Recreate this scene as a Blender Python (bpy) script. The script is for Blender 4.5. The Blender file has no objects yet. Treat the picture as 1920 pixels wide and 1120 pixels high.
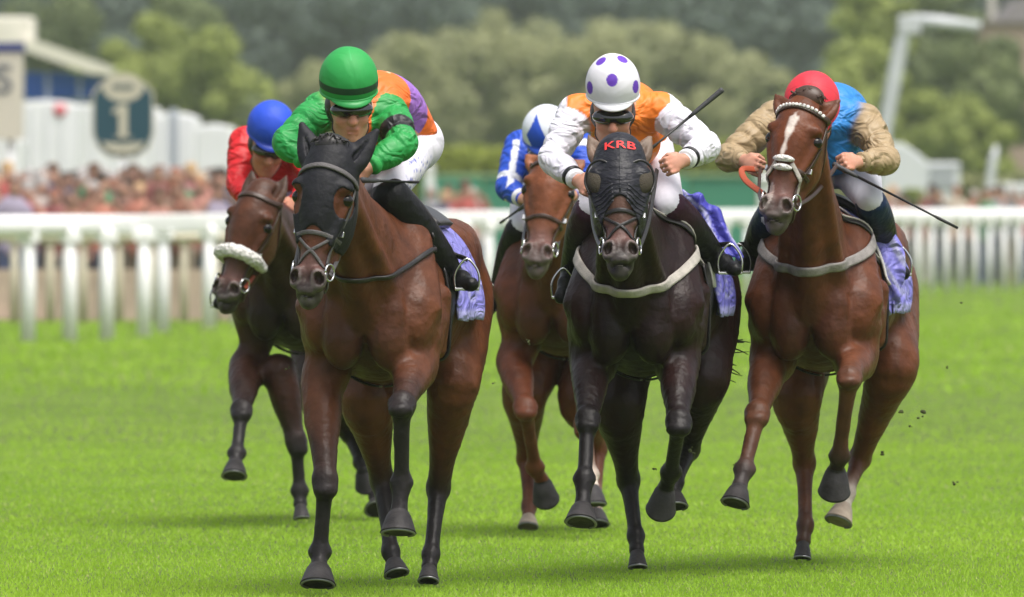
import bpy, math, random
import numpy as np
R = math.radians
random.seed(7); rng = np.random.default_rng(7)
F = 21333.0; CAMZ = 1.6; HY = 370.0
sc = bpy.context.scene
# ---------------------------------------------------------------- camera
cd = bpy.data.cameras.new('camera'); cam = bpy.data.objects.new('camera', cd); sc.collection.objects.link(cam)
cam.location = (0, 0, CAMZ); cam.rotation_euler = (R(90), 0, 0)
cd.lens = 400; cd.sensor_width = 36; cd.shift_y = -(560 - HY) / 1920
cd.clip_start = 0.5; cd.clip_end = 3000
cd.dof.use_dof = True; cd.dof.focus_distance = 46.3; cd.dof.aperture_fstop = 6.3
sc.camera = cam
# ---------------------------------------------------------------- sky and sun
SUN_EL, SUN_AZ = 68, 142      # azimuth measured clockwise from +Y (north): behind the camera's right shoulder
w = bpy.data.worlds.new('World'); sc.world = w; w.use_nodes = True
nt = w.node_tree; nt.nodes.clear()
sky = nt.nodes.new('ShaderNodeTexSky'); sky.sky_type = 'NISHITA'; sky.sun_disc = False
sky.sun_elevation = R(SUN_EL); sky.sun_rotation = R(SUN_AZ); sky.dust_density = 4; sky.ozone_density = 0.6; sky.air_density = 0.8
hs = nt.nodes.new('ShaderNodeHueSaturation'); hs.inputs['Saturation'].default_value = 0.35
bg = nt.nodes.new('ShaderNodeBackground'); bg.inputs[1].default_value = 0.145
wo = nt.nodes.new('ShaderNodeOutputWorld')
nt.links.new(sky.outputs[0], hs.inputs['Color']); nt.links.new(hs.outputs[0], bg.inputs[0]); nt.links.new(bg.outputs[0], wo.inputs[0])
sd = bpy.data.lights.new('sun', 'SUN'); sd.energy = 2.5; sd.angle = R(40); sd.color = (1, .95, .88)
so = bpy.data.objects.new('sun', sd); sc.collection.objects.link(so)
az = R(SUN_AZ); el = R(SUN_EL)
from mathutils import Vector, Matrix
so.rotation_euler = Vector((math.sin(az)*math.cos(el), math.cos(az)*math.cos(el), math.sin(el))).to_track_quat('Z', 'Y').to_euler()
sc.view_settings.view_transform = 'Standard'; sc.view_settings.look = 'None'
sc.view_settings.exposure = 0.55; sc.view_settings.gamma = 1
sc.cycles.max_bounces = 6
# ---------------------------------------------------------------- basic helpers
C = sc.collection
def W(px, py, D): return np.array([(px-960)/F*D, D, CAMZ-(py-HY)/F*D])
def nrm(v): v = np.asarray(v, float); return v/(np.linalg.norm(v)+1e-12)
def tag(o, label=None, cat=None, group=None, kind=None):
    if label: o['label'] = label
    if cat: o['category'] = cat
    if group: o['group'] = group
    if kind: o['kind'] = kind
    return o
def link(name, me, mat, parent=None, loc=None, smooth=True):
    o = bpy.data.objects.new(name, me); C.objects.link(o)
    if mat is not None and not me.materials:
        for m in (mat if isinstance(mat, (list, tuple)) else [mat]): me.materials.append(m)
    if parent: o.parent = parent
    if loc is not None: o.location = tuple(loc)
    if smooth and len(me.polygons): me.polygons.foreach_set('use_smooth', np.ones(len(me.polygons), bool))
    return o
def empty(name, loc, **k):
    o = bpy.data.objects.new(name, None); C.objects.link(o); o.location = tuple(loc); o.empty_display_size = .2
    return tag(o, **k)
def mesh_np(name, V, Q, col=None):
    V = np.asarray(V, np.float32); Q = np.asarray(Q, np.int32); n = Q.shape[1]
    me = bpy.data.meshes.new(name); me.vertices.add(len(V)); me.vertices.foreach_set('co', V.ravel())
    me.loops.add(Q.size); me.loops.foreach_set('vertex_index', Q.ravel())
    me.polygons.add(len(Q)); me.polygons.foreach_set('loop_start', np.arange(0, Q.size, n, dtype=np.int32))
    me.polygons.foreach_set('loop_total', np.full(len(Q), n, np.int32))
    me.update(calc_edges=True)
    if col is not None: setcol(me, col)
    return me
def setcol(me, col):
    a = me.color_attributes.new('Col', 'FLOAT_COLOR', 'POINT')
    c4 = np.ones((len(me.vertices), 4), np.float32); c4[:, :3] = col; a.data.foreach_set('color', c4.ravel())
class MB:
    def __init__(s): s.V = []; s.Fc = []; s.n = 0
    def add(s, V, Fs):
        V = [tuple(map(float, v)) for v in V]; s.V += V; s.Fc += [tuple(i+s.n for i in f) for f in Fs]; s.n += len(V); return s
    def box(s, c, d, rot=None, bev=0):
        c = np.array(c, float); d = np.array(d, float)/2
        vs = [np.array([x*d[0], y*d[1], z*d[2]]) for x in (-1, 1) for y in (-1, 1) for z in (-1, 1)]
        if rot is not None: vs = [rot @ v for v in vs]
        return s.add([c+v for v in vs], [(0,1,3,2),(4,6,7,5),(0,4,5,1),(2,3,7,6),(0,2,6,4),(1,5,7,3)])
    def tube(s, pts, rad, seg=10, cap=True):
        pts = np.array(pts, float); n = len(pts); rad = np.broadcast_to(np.array(rad, float), (n,))
        T = np.gradient(pts, axis=0); u = None; V = []
        for i in range(n):
            t = nrm(T[i])
            if u is None: u = nrm(np.cross(t, [0, 0, 1] if abs(t[2]) < .9 else [1, 0, 0]))
            u = nrm(u-t*np.dot(u, t)); v = np.cross(t, u)
            for k in range(seg):
                a = 2*math.pi*k/seg; V.append(pts[i]+rad[i]*(math.cos(a)*u+math.sin(a)*v))
        Fs = [(i*seg+k, i*seg+(k+1) % seg, (i+1)*seg+(k+1) % seg, (i+1)*seg+k) for i in range(n-1) for k in range(seg)]
        if cap: Fs += [tuple(range(seg-1, -1, -1)), tuple(range((n-1)*seg, n*seg))]
        return s.add(V, Fs)
    def lathe(s, c, axis, prof, seg=24, u=None, sq=1.0):     # prof: (radius, height) along axis
        axis = nrm(axis); u = nrm(np.cross(axis, [0, 0, 1] if abs(axis[2]) < .9 else [0, 1, 0])) if u is None else nrm(u-axis*np.dot(u, axis)); v = np.cross(axis, u)
        V = []
        for r, h in prof:
            for k in range(seg):
                a = 2*math.pi*k/seg; V.append(np.array(c)+axis*h+r*(math.cos(a)*u+sq*math.sin(a)*v))
        n = len(prof)
        Fs = [(i*seg+k, i*seg+(k+1) % seg, (i+1)*seg+(k+1) % seg, (i+1)*seg+k) for i in range(n-1) for k in range(seg)]
        Fs += [tuple(range(seg-1, -1, -1)), tuple(range((n-1)*seg, n*seg))]
        return s.add(V, Fs)
    def torus(s, c, axis, r, rr, seg=20, s2=8, u=None, ax=1.0, arc=2*math.pi, a0=0):
        axis = nrm(axis); u = nrm(np.cross(axis, [0, 0, 1] if abs(axis[2]) < .9 else [0, 1, 0])) if u is None else nrm(u); v = np.cross(axis, u)
        pts = [np.array(c)+r*(math.cos(a0+arc*i/seg)*u+ax*math.sin(a0+arc*i/seg)*v) for i in range(seg+1)]
        return s.tube(pts, rr, s2)
    def build(s, name, mat, parent=None, loc=None, smooth=True, bevel=0):
        me = bpy.data.meshes.new(name); me.from_pydata(s.V, [], s.Fc); me.update()
        o = link(name, me, mat, parent, loc, smooth)
        if bevel:
            b = o.modifiers.new('b', 'BEVEL'); b.width = bevel; b.segments = 2; b.limit_method = 'ANGLE'
        return o
# ---------------------------------------------------------------- materials
def srgb(r, g, b): return tuple(((c/255)/12.92 if c/255 < .04045 else ((c/255+.055)/1.055)**2.4) for c in (r, g, b))
_mc = {}
def mat(name, col=(.5,.5,.5), rough=.6, metal=0, spec=.5, noise=0, nscale=8, bump=0, bscale=40, attr=False, sheen=0, coat=0, stretch=None, bdist=.01, sss=0, transl=0, ridged=False):
    if name in _mc: return _mc[name]
    m = bpy.data.materials.new(name); m.use_nodes = True; n = m.node_tree; N = n.nodes; b = N['Principled BSDF']
    b.inputs['Base Color'].default_value = (*col, 1); b.inputs['Roughness'].default_value = rough; b.inputs['Metallic'].default_value = metal
    b.inputs['Specular IOR Level'].default_value = spec; b.inputs['Coat Weight'].default_value = coat
    b.inputs['Sheen Weight'].default_value = sheen
    if sss: b.inputs['Subsurface Weight'].default_value = sss; b.inputs['Subsurface Radius'].default_value = (.02, .008, .004)
    tc = N.new('ShaderNodeTexCoord'); vec = tc.outputs['Object']
    if stretch:
        mp = N.new('ShaderNodeMapping'); mp.inputs['Scale'].default_value = stretch; n.links.new(vec, mp.inputs[0]); vec = mp.outputs[0]
    src = None
    if attr:
        at = N.new('ShaderNodeAttribute'); at.attribute_name = 'Col'; src = at.outputs['Color']; n.links.new(src, b.inputs['Base Color'])
    if noise:
        nz = N.new('ShaderNodeTexNoise'); nz.inputs['Scale'].default_value = nscale; nz.inputs['Detail'].default_value = 5; n.links.new(vec, nz.inputs[0])
        mr = N.new('ShaderNodeMapRange'); mr.inputs[1].default_value = .3; mr.inputs[2].default_value = .7; mr.inputs[3].default_value = 1-noise; mr.inputs[4].default_value = 1+noise
        n.links.new(nz.outputs[0], mr.inputs[0])
        mx = N.new('ShaderNodeVectorMath'); mx.operation = 'SCALE'; n.links.new(mr.outputs[0], mx.inputs['Scale'])
        if src: n.links.new(src, mx.inputs[0])
        else: mx.inputs[0].default_value = col
        n.links.new(mx.outputs[0], b.inputs['Base Color'])
    if bump:
        nb = N.new('ShaderNodeTexNoise'); nb.inputs['Scale'].default_value = bscale; nb.inputs['Detail'].default_value = 4; n.links.new(vec, nb.inputs[0])
        if ridged: nb.inputs['Detail'].default_value = 1.5; nb.inputs['Distortion'].default_value = 2.2
        bm = N.new('ShaderNodeBump'); bm.inputs['Strength'].default_value = bump; bm.inputs['Distance'].default_value = bdist
        n.links.new(nb.outputs[0], bm.inputs['Height']); n.links.new(bm.outputs[0], b.inputs['Normal'])
    if transl:
        tr = N.new('ShaderNodeBsdfTranslucent'); ms = N.new('ShaderNodeMixShader'); ms.inputs[0].default_value = transl
        tr.inputs[0].default_value = (*col, 1)
        if b.inputs['Base Color'].links: n.links.new(b.inputs['Base Color'].links[0].from_socket, tr.inputs[0])
        n.links.new(b.outputs[0], ms.inputs[1]); n.links.new(tr.outputs[0], ms.inputs[2]); n.links.new(ms.outputs[0], N['Material Output'].inputs[0])
    _mc[name] = m; return m
M_coat = mat('horse_coat', attr=True, rough=.42, spec=.21, noise=.30, nscale=12, bump=.6, bscale=34, bdist=.008, sheen=.0)
M_hoof = mat('hoof_horn', (.034,.031,.032), rough=.55, spec=.2, noise=.4, nscale=14, bump=.3, bscale=60)
M_hoofpale = mat('hoof_pale', (.36,.29,.22), rough=.55, noise=.3, nscale=14)
M_shoe = mat('shoe_steel', (.30,.30,.31), rough=.4, metal=.8)
M_leather = mat('black_leather', (.014,.012,.012), rough=.36, bump=.2, bscale=80)
M_brown = mat('brown_leather', (.045,.022,.014), rough=.4, bump=.2, bscale=80)
M_greystrap = mat('grey_webbing', (.085,.078,.08), rough=.6, bump=.4, bscale=120)
M_whitestrap = mat('white_webbing', (.40,.37,.33), rough=.7, noise=.25, nscale=20, bump=.4, bscale=120)
M_orange_rein = mat('orange_rubber', (.35,.06,.02), rough=.6)
M_steel = mat('bit_steel', (.6,.6,.6), rough=.22, metal=1)
M_hood = mat('black_hood', (.008,.008,.012), rough=.62, spec=.3, noise=.3, nscale=10, bump=.5, bscale=14, bdist=.02, sheen=.0)
M_hoodshine = mat('black_lycra', (.012,.012,.018), rough=.45, spec=.3, noise=.2, bump=.9, bscale=11, bdist=.02, stretch=(1,1,2.5))
M_mesh = mat('eyecup_mesh', (.055,.045,.032), rough=.6, spec=.2, bump=.5, bscale=200)
M_fleece = mat('white_fleece', (.75,.73,.70), rough=.95, bump=1, bscale=70, bdist=.03, noise=.1, nscale=60)
M_hair = mat('black_horsehair', (.014,.011,.011), rough=.4)
M_hairbrown = mat('brown_horsehair', (.05,.022,.012), rough=.45)
M_eye = mat('horse_eye', (.006,.004,.003), rough=.18, spec=.4)
M_silk = mat('silk', attr=True, rough=.5, spec=.4, noise=.05, nscale=20, bump=1, bscale=6.5, bdist=.03, ridged=True, stretch=(1,1,1.6))
M_cap = mat('cap_silk', attr=True, rough=.58, spec=.35, bump=.22, bscale=7, bdist=.02, ridged=True)
M_breech = mat('breeches_cloth', attr=True, rough=.6, bump=.5, bscale=5, bdist=.025, ridged=True)
M_boot = mat('boot_leather', (.008,.008,.009), rough=.3, bump=.5, bscale=20, bdist=.02)
M_skin = mat('skin', attr=True, rough=.5, sss=.12, noise=.08, nscale=30)
M_gog = mat('goggle_lens', (.006,.006,.008), rough=.08, coat=1)
M_cloth = mat('purple_saddlecloth', attr=True, rough=.5, bump=1, bscale=9, bdist=.03, ridged=True)
M_clothblue = M_cloth
M_pad = mat('white_pad', (.6,.58,.56), rough=.8, bump=.5, bscale=30)
M_rubber = mat('whip_black', (.01,.01,.011), rough=.45)
M_grip = mat('whip_grip', (.04,.04,.045), rough=.6, bump=.3, bscale=100)
# ---------------------------------------------------------------- implicit surfaces
def catmull(P, m):
    P = np.array(P, float); n = len(P)
    if n < 3: t = np.linspace(0, 1, m*(n-1)+1)[:, None]; return P[0]+(P[-1]-P[0])*t
    E = np.vstack([2*P[0]-P[1], P, 2*P[-1]-P[-2]]); out = []
    for i in range(n-1):
        a, b, c, d = E[i], E[i+1], E[i+2], E[i+3]
        for j in range(m):
            t = j/m; out.append(.5*(2*b+(c-a)*t+(2*a-5*b+4*c-d)*t*t+(3*b-a-3*c+d)*t**3))
    out.append(P[-1]); return np.array(out)
class Fld:
    def __init__(s): s.p = []; s.g = 1.0
    def cone(s, a, b, ra, rb, k=.03, col=None, sub=False, u=None, fa=None, fb=None):
        """tapered limb; radii ra/rb along u, fa/fb across (defaults round)"""
        a = np.array(a, float); b = np.array(b, float); fa = ra if fa is None else fa; fb = rb if fb is None else fb
        wv = nrm(b-a) if np.linalg.norm(b-a) > 1e-6 else np.array([0, 0, 1.])
        u = np.array([1., 0, 0]) if u is None else np.array(u, float)
        u = u-wv*np.dot(u, wv)
        if np.linalg.norm(u) < .1: u = np.array([0, 1., 0]); u = u-wv*np.dot(u, wv)
        u = nrm(u); v = np.cross(wv, u); g = s.g; ra, rb, fa, fb, k = ra*g, rb*g, fa*g, fb*g, k*g
        s.p.append(('c', a, b, (ra, rb, fa, fb), (u, v, wv), k, col, sub)); return s
    def ell(s, c, r, k=.03, rot=None, col=None, sub=False):
        c = np.array(c, float); rot = np.eye(3) if rot is None else rot; r = np.array(np.broadcast_to(r, (3,)))*s.g
        s.p.append(('e', c, c, tuple(np.broadcast_to(r, (3,))), (rot[:, 0], rot[:, 1], rot[:, 2]), k, col, sub)); return s
    def chain(s, nodes, k=.03, m=4, u=None, cols=None):
        """nodes: (pos, ru, rv)"""
        A = np.array([[*n[0], n[1], n[2] if len(n) > 2 else n[1]] for n in nodes]); B = catmull(A, m)
        for i in range(len(B)-1):
            col = None
            if cols is not None:
                t = (i+.5)/m; j = min(int(t), len(cols)-2); f = t-j; col = np.array(cols[j])*(1-f)+np.array(cols[j+1])*f
            s.cone(B[i, :3], B[i+1, :3], B[i, 3], B[i+1, 3], k, col, False, u, B[i, 4], B[i+1, 4])
            if i: s.p[-1] = s.p[-1]+('join',)      # continues the same limb: plain union with the piece before
        return s
    @staticmethod
    def dist(pr, X, Y, Z):
        ty, a, b, r, (u, v, wv), k, col, sub = pr[:8]
        if ty == 'e':
            qx, qy, qz = X-a[0], Y-a[1], Z-a[2]
            pu = qx*u[0]+qy*u[1]+qz*u[2]; pv = qx*v[0]+qy*v[1]+qz*v[2]; pw = qx*wv[0]+qy*wv[1]+qz*wv[2]
            ru, rv, rw = r
        else:
            ba = b-a; L2 = max(float(ba@ba), 1e-9)
            t = np.clip(((X-a[0])*ba[0]+(Y-a[1])*ba[1]+(Z-a[2])*ba[2])/L2, 0, 1)
            qx = X-a[0]-t*ba[0]; qy = Y-a[1]-t*ba[1]; qz = Z-a[2]-t*ba[2]
            ru = r[0]+(r[1]-r[0])*t; rv = r[2]+(r[3]-r[2])*t
            if r[0] == r[2] and r[1] == r[3]: return np.sqrt(qx*qx+qy*qy+qz*qz)-ru
            pu = qx*u[0]+qy*u[1]+qz*u[2]; pv = qx*v[0]+qy*v[1]+qz*v[2]; pw = qx*wv[0]+qy*wv[1]+qz*wv[2]
            rw = (ru+rv)/2
        a1, a2, a3 = pu/ru, pv/rv, pw/rw
        k0 = np.sqrt(a1*a1+a2*a2+a3*a3)+1e-6
        k1 = np.sqrt((a1/ru)**2+(a2/rv)**2+(a3/rw)**2)+1e-6
        return k0*(k0-1)/k1
    def ev(s, P):
        X, Y, Z = np.array(P, float).T; f = np.full(X.shape, 5.)
        for g in s.groups():
            d = s.dist(g[0], X, Y, Z)
            for pr in g[1:]: d = np.minimum(d, s.dist(pr, X, Y, Z))
            f = s.comb(f, d, g[0][5], g[0][7])
        return f
    def groups(s):
        G = []
        for pr in s.p:
            if len(pr) > 8 and G: G[-1].append(pr)
            else: G.append([pr])
        return G
    @staticmethod
    def comb(f, d, k, sub):
        if sub:
            d = -d; h = np.clip(.5-.5*(f-d)/k, 0, 1); return f*(1-h)+d*h+k*h*(1-h)
        h = np.clip(.5+.5*(f-d)/k, 0, 1); return f*(1-h)+d*h-k*h*(1-h)
    def grid(s, xs, ys, zs):
        f = np.full((len(xs), len(ys), len(zs)), .5, np.float32)
        def box(pr, grow=0):
            a, b, r, k = pr[1], pr[2], max(pr[3]), pr[5]
            m = r+k*1.2+.03+grow; lo = np.minimum(a, b)-m; hi = np.maximum(a, b)+m
            return np.array([[np.searchsorted(ax, lo[q]), np.searchsorted(ax, hi[q])] for q, ax in enumerate((xs, ys, zs))])
        for g in s.groups():
            bs = [box(pr) for pr in g]; B = np.stack(bs); B = np.stack([B[:, :, 0].min(0), B[:, :, 1].max(0)], 1)
            if (B[:, 0] >= B[:, 1]).any(): continue
            (i0, i1), (j0, j1), (l0, l1) = B; t = np.full((i1-i0, j1-j0, l1-l0), .5, np.float32)
            for pr, b in zip(g, bs):
                (a0, a1), (b0, b1), (c0, c1) = b
                if a0 >= a1 or b0 >= b1 or c0 >= c1: continue
                d = s.dist(pr, xs[a0:a1, None, None], ys[None, b0:b1, None], zs[None, None, c0:c1]); q = t[a0-i0:a1-i0, b0-j0:b1-j0, c0-l0:c1-l0]; np.minimum(q, d, out=q)
            f[i0:i1, j0:j1, l0:l1] = s.comb(f[i0:i1, j0:j1, l0:l1], t, g[0][5], g[0][7])
        return f
    def grad(s, P, e=.003):
        P = np.array(P, float); g = np.stack([s.ev(P+d)-s.ev(P-d) for d in np.eye(3)*e], 1); return g/(np.linalg.norm(g, axis=1)[:, None]+1e-9)
    def project(s, P, off=0, it=6):
        P = np.array(P, float)
        for _ in range(it): P = P-s.grad(P)*(s.ev(P)-off)[:, None]*.9
        return P
    def colors(s, V, base, sig=.02):
        acc = np.zeros((len(V), 3)); ws = np.zeros(len(V)); X, Y, Z = V.T.astype(float)
        D = []; cs = []
        for pr in s.p:
            if pr[7]: continue
            D.append(s.dist(pr, X, Y, Z)); cs.append(base if pr[6] is None else pr[6])
        dm = np.min(D, axis=0)
        for d, c in zip(D, cs):
            wt = np.exp(-np.clip((d-dm)/sig, 0, 50)); acc += wt[:, None]*np.array(c); ws += wt
        return acc/ws[:, None]
def nets(f, xs, ys, zs):
    s = f < 0; nx, ny, nz = f.shape
    c = np.zeros((nx-1, ny-1, nz-1), np.uint8)
    cor = [(i, j, k) for i in (0, 1) for j in (0, 1) for k in (0, 1)]
    for i, j, k in cor: c += s[i:nx-1+i, j:ny-1+j, k:nz-1+k]
    act = (c > 0) & (c < 8); I, J, K = np.nonzero(act); n = len(I)
    idx = np.full(act.shape, -1, np.int32); idx[I, J, K] = np.arange(n)
    val = {q: f[I+q[0], J+q[1], K+q[2]] for q in cor}
    acc = np.zeros((n, 3)); cnt = np.zeros(n)
    for q in cor:
        for ax in range(3):
            if q[ax]: continue
            q2 = list(q); q2[ax] = 1; q2 = tuple(q2); v0, v1 = val[q], val[q2]; m = (v0 < 0) != (v1 < 0)
            t = np.where(m, v0/np.where(m, v0-v1, 1), 0)
            p = np.zeros((n, 3)); p[:] = q; p[:, ax] += t; acc += p*m[:, None]; cnt += m
    fr = acc/cnt[:, None]
    V = np.stack([xs[I]+fr[:, 0]*(xs[I+1]-xs[I]), ys[J]+fr[:, 1]*(ys[J+1]-ys[J]), zs[K]+fr[:, 2]*(zs[K+1]-zs[K])], 1)
    Q = []
    for ax in range(3):
        sl0 = [slice(None)]*3; sl1 = [slice(None)]*3; sl0[ax] = slice(0, -1); sl1[ax] = slice(1, None)
        a, b = s[tuple(sl0)], s[tuple(sl1)]; e = a != b
        o = [i for i in range(3) if i != ax]
        for d in o:
            sl = [slice(None)]*3; sl[d] = slice(0, 1); e[tuple(sl)] = False
            sl[d] = slice(-1, None); e[tuple(sl)] = False
        P = np.stack(np.nonzero(e), 1)
        if not len(P): continue
        ins = a[tuple(P.T)]
        def cell(d1, d2):
            q = P.copy(); q[:, o[0]] += d1; q[:, o[1]] += d2; return idx[tuple(q.T)]
        q = np.stack([cell(-1, -1), cell(0, -1), cell(0, 0), cell(-1, 0)], 1)
        flip = ins if ax != 1 else ~ins
        q[~flip] = q[~flip][:, ::-1]; Q.append(q)
    return V, np.concatenate(Q)
def axis(lo, hi, h, fine=None):
    """coordinates from lo to hi with spacing h, or a finer one in the (lo,hi,h) ranges of fine"""
    out = [lo]; 
    while out[-1] < hi:
        x = out[-1]; st = h
        for a, b, hh in (fine or []):
            if a <= x < b: st = min(st, hh)
        out.append(x+st)
    return np.array(out)
def polish(fl, V, cut=None, it=2):
    return V
def field_mesh(fl, name, h, fine=(None, None, None), off=0, cut=None, pad=.03, bounds=None, base=(.5,.5,.5), sig=.02, colfn=None):
    pts = np.array([p[q] for p in fl.p if not p[7] for q in (1, 2)]); rm = np.array([max(p[3]) for p in fl.p if not p[7] for q in (1, 2)])[:, None]
    lo = (pts-rm).min(0)-pad; hi = (pts+rm).max(0)+pad
    if bounds is not None: lo = np.maximum(lo, bounds[0]); hi = np.minimum(hi, bounds[1])
    xs, ys, zs = [axis(lo[i], hi[i], h, fine[i]) for i in range(3)]
    f = fl.grid(xs, ys, zs)
    if off: f = f-off
    if cut is not None: f = np.maximum(f, cut(xs[:, None, None], ys[None, :, None], zs[None, None, :]))
    V, Q = nets(f, xs, ys, zs)
    col = fl.colors(V, base, sig)
    if colfn: col = colfn(V, col)
    return mesh_np(name, V, Q, col)
def rotm(yaw=0, pitch=0, roll=0):
    return np.array((Matrix.Rotation(R(yaw), 3, 'Z') @ Matrix.Rotation(R(roll), 3, 'Y') @ Matrix.Rotation(R(pitch), 3, 'X')))
def strap(name, pts, w, t, mt, parent, fl=None, off=.002, m=6, nrmdir=None, closed=False, wcurve=None, sm=2):
    P = catmull(pts, m) if len(pts) > 2 else np.array([np.array(pts[0])+(np.array(pts[-1])-np.array(pts[0]))*i/m for i in range(m+1)])
    if fl is not None:
        P = fl.project(P, off); N = fl.grad(P)
        for _ in range(sm): P[1:-1] = (P[:-2]+2*P[1:-1]+P[2:])/4
        if sm <= 4: P = fl.project(P, off, 2)
        else:
            for _ in range(6): N = fl.grad(P); P = P+N*np.clip(off-fl.ev(P), 0, .05)[:, None]
    else: N = np.tile(nrm(nrmdir if nrmdir is not None else (0, -1, 0)), (len(P), 1))
    T = np.gradient(P, axis=0); V = []; n = len(P)
    for i in range(n):
        tt = nrm(T[i]); nn = nrm(N[i]-tt*np.dot(N[i], tt)); b = np.cross(tt, nn); ww = w*(1 if wcurve is None else np.interp(i/(n-1), *wcurve))
        V += [P[i]+b*ww/2-nn*t*.5, P[i]+b*ww/2+nn*t*.3, P[i]+b*ww*.3+nn*t*.5, P[i]-b*ww*.3+nn*t*.5, P[i]-b*ww/2+nn*t*.3, P[i]-b*ww/2-nn*t*.5]
    Fs = [(i*6+k, i*6+(k+1) % 6, (i+1)*6+(k+1) % 6, (i+1)*6+k) for i in range(n-1) for k in range(6)]+[(5,4,3,2,1,0), tuple(range((n-1)*6, n*6))]
    return MB().add(V, Fs).build(name, mt, parent)
def noise3(V, s, seed=0):
    r = np.random.default_rng(seed); o = np.zeros(len(V))
    for i in range(6):
        d = r.normal(size=3); d /= np.linalg.norm(d); o += np.sin(V@d*s*(.7+.25*i)+r.uniform(0, 6.28)+1.5*np.sin(V@np.roll(d, 1)*s*.6))
    return o/6
# ---------------------------------------------------------------- horses
def interp_at(P, t): 
    t = np.clip(t*(len(P)-1), 0, len(P)-1.001); i = int(t); return P[i]+(P[i+1]-P[i])*(t-i)
def hoof(parent, cor, grd, face, pale=False, size=1.0):
    """cor = coronet centre, grd = toe end, face = direction the front wall looks"""
    cor = np.array(cor, float); ax = nrm(grd-cor); face = nrm(np.array(face)-ax*np.dot(face, ax)); side = np.cross(ax, face)
    L = max(.07, min(.1, np.linalg.norm(grd-cor))); V = []; seg = 28; prof = [(.0, .030), (.03, .039), (.0, .046), (.012, .0475), (.5, .056), (.93, .064), (1.0, .0655), (1.0, .052), (.88, .02)]
    h = [-.1, 0, .1, .14, .5, .93, 1.0, 1.0, .9]; r = [.030, .036, .040, .043, .053, .062, .0645, .05, .01]
    for hi, ri in zip(h, r):
        for k in range(seg):
            a = 2*math.pi*k/seg; c = math.cos(a); s = math.sin(a)
            fw = 1.22 if c > 0 else .8
            V.append(cor+ax*L*hi*(1-.12*(1-c)*.5*(hi > .5))+face*(ri*size*c*fw+L*hi*.28)+side*ri*size*s)
    n = len(h); Fs = [(i*seg+k, i*seg+(k+1) % seg, (i+1)*seg+(k+1) % seg, (i+1)*seg+k) for i in range(n-1) for k in range(seg)]+[tuple(range(seg)), tuple(range((n-1)*seg, n*seg))]
    o = MB().add(V, Fs).build('hoof', M_hoofpale if pale else M_hoof, parent)
    pts = [cor+ax*L*(1.03-.12*(1-math.cos(a))*.5)+face*(.057*size*math.cos(a)*(1.2 if math.cos(a) > 0 else .8)+L*.28)+side*.057*size*math.sin(a) for a in np.linspace(-2.5, 2.5, 22)]
    MB().tube(pts, .0052, 6).build('horseshoe', M_shoe, o)
    return o
HG = 1.07
def head_prims(fl, Hd, col, muz, white=None):
    """canonical head: face looks to -y, crown at z=0, muzzle at z=-.6; Hd maps it to the horse frame"""
    fl.g = HG
    nodes = [(0, .06, .00, .080, .085), (0, .05, -.07, .098, .105), (0, .045, -.15, .101, .115), (0, .045, -.23, .086, .106), (0, .04, -.32, .067, .084), (0, .035, -.41, .055, .066), (0, .03, -.49, .056, .060), (0, .035, -.545, .051, .050)]
    cols = [col, col, col, col, col, col*.6+muz*.4, muz, muz]
    fl.chain([(Hd(n[:3]), n[3], n[4]) for n in nodes], .03, 4, u=Hd.R[:, 0], cols=cols)
    for s in (-1, 1):
        fl.ell(Hd((s*.052, .11, -.215)), (.042, .095, .115), .03, Hd.R, col)                # cheek
        fl.cone(Hd((s*.042, .16, -.26)), Hd((s*.02, .085, -.50)), .034, .026, .03, col*.9)    # jaw
        fl.cone(Hd((s*.088, .005, -.205)), Hd((s*.052, -.004, -.36)), .013, .009, .02, col)    # facial crest
        fl.ell(Hd((s*.080, -.012, -.125)), (.030, .034, .026), .02, Hd.R, col)              # brow
        fl.ell(Hd((s*.100, .010, -.160)), (.022, .034, .020), .012, Hd.R, muz*.8, sub=True)
        fl.ell(Hd((s*.088, .012, -.168)), (.026, .030, .024), .008, Hd.R, col*.35)
        fl.ell(Hd((s*.045, -.012, -.498)), (.024, .032, .043), .014, Hd.R, muz)            # nostril wing
        fl.ell(Hd((s*.030, -.034, -.485)), (.016, .016, .030), .02, Hd.R, muz)
        fl.ell(Hd((s*.045, -.038, -.500)), (.0155, .028, .026), .006, Hd.R @ rotm(0, 0, -s*18), sub=True)
    fl.ell(Hd((0, -.022, -.545)), (.034, .022, .030), .02, Hd.R, muz*.9)                       # upper lip
    fl.ell(Hd((0, .030, -.588)), (.030, .032, .026), .014, Hd.R, muz*1.1)                      # lower lip
    fl.ell(Hd((0, .066, -.575)), (.028, .026, .024), .02, Hd.R, muz)                          # chin
    fl.ell(Hd((0, -.030, -.568)), (.05, .045, .004), .008, Hd.R, sub=True)
    fl.g = 1.0
    # soft bridge hollow
class Frame:
    def __init__(s, o, Rm, sc=1): s.o = np.array(o, float); s.R = Rm; s.s = sc
    def __call__(s, p): return s.o+s.R @ (np.array(p, float)*s.s)
EAR = [(0, 0, 0), (.012, 0, .06), (.014, .0, .11), (.004, .0, .165)]
def ear_geo(fl, Hd, s, col, out=.25, fwd=0, tall=1.0, off=0, wide=1.3, ebz=-.03):
    b = np.array((s*.060, .055, ebz)); d = nrm(np.array((s*out, fwd, 1.0))); sd = np.array((1, 0, -s*out*.5))
    rr = [(.0, .030, .024), (.05, .035, .024), (.10, .026, .016), (.145, .011, .008), (.172, .0025, .0025)]
    fl.chain([(Hd(b+d*h*tall), a*(wide if h < .16 else 1)+off, c+off) for h, a, c in rr], .02, 3, u=Hd.R @ sd, cols=[col]*5)
    fl.cone(Hd(b+d*.035*tall+np.array((0, -.03, 0))), Hd(b+d*.125*tall+np.array((0, -.016, 0))), .019, .008, .008, col*.5, sub=True)
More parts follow.
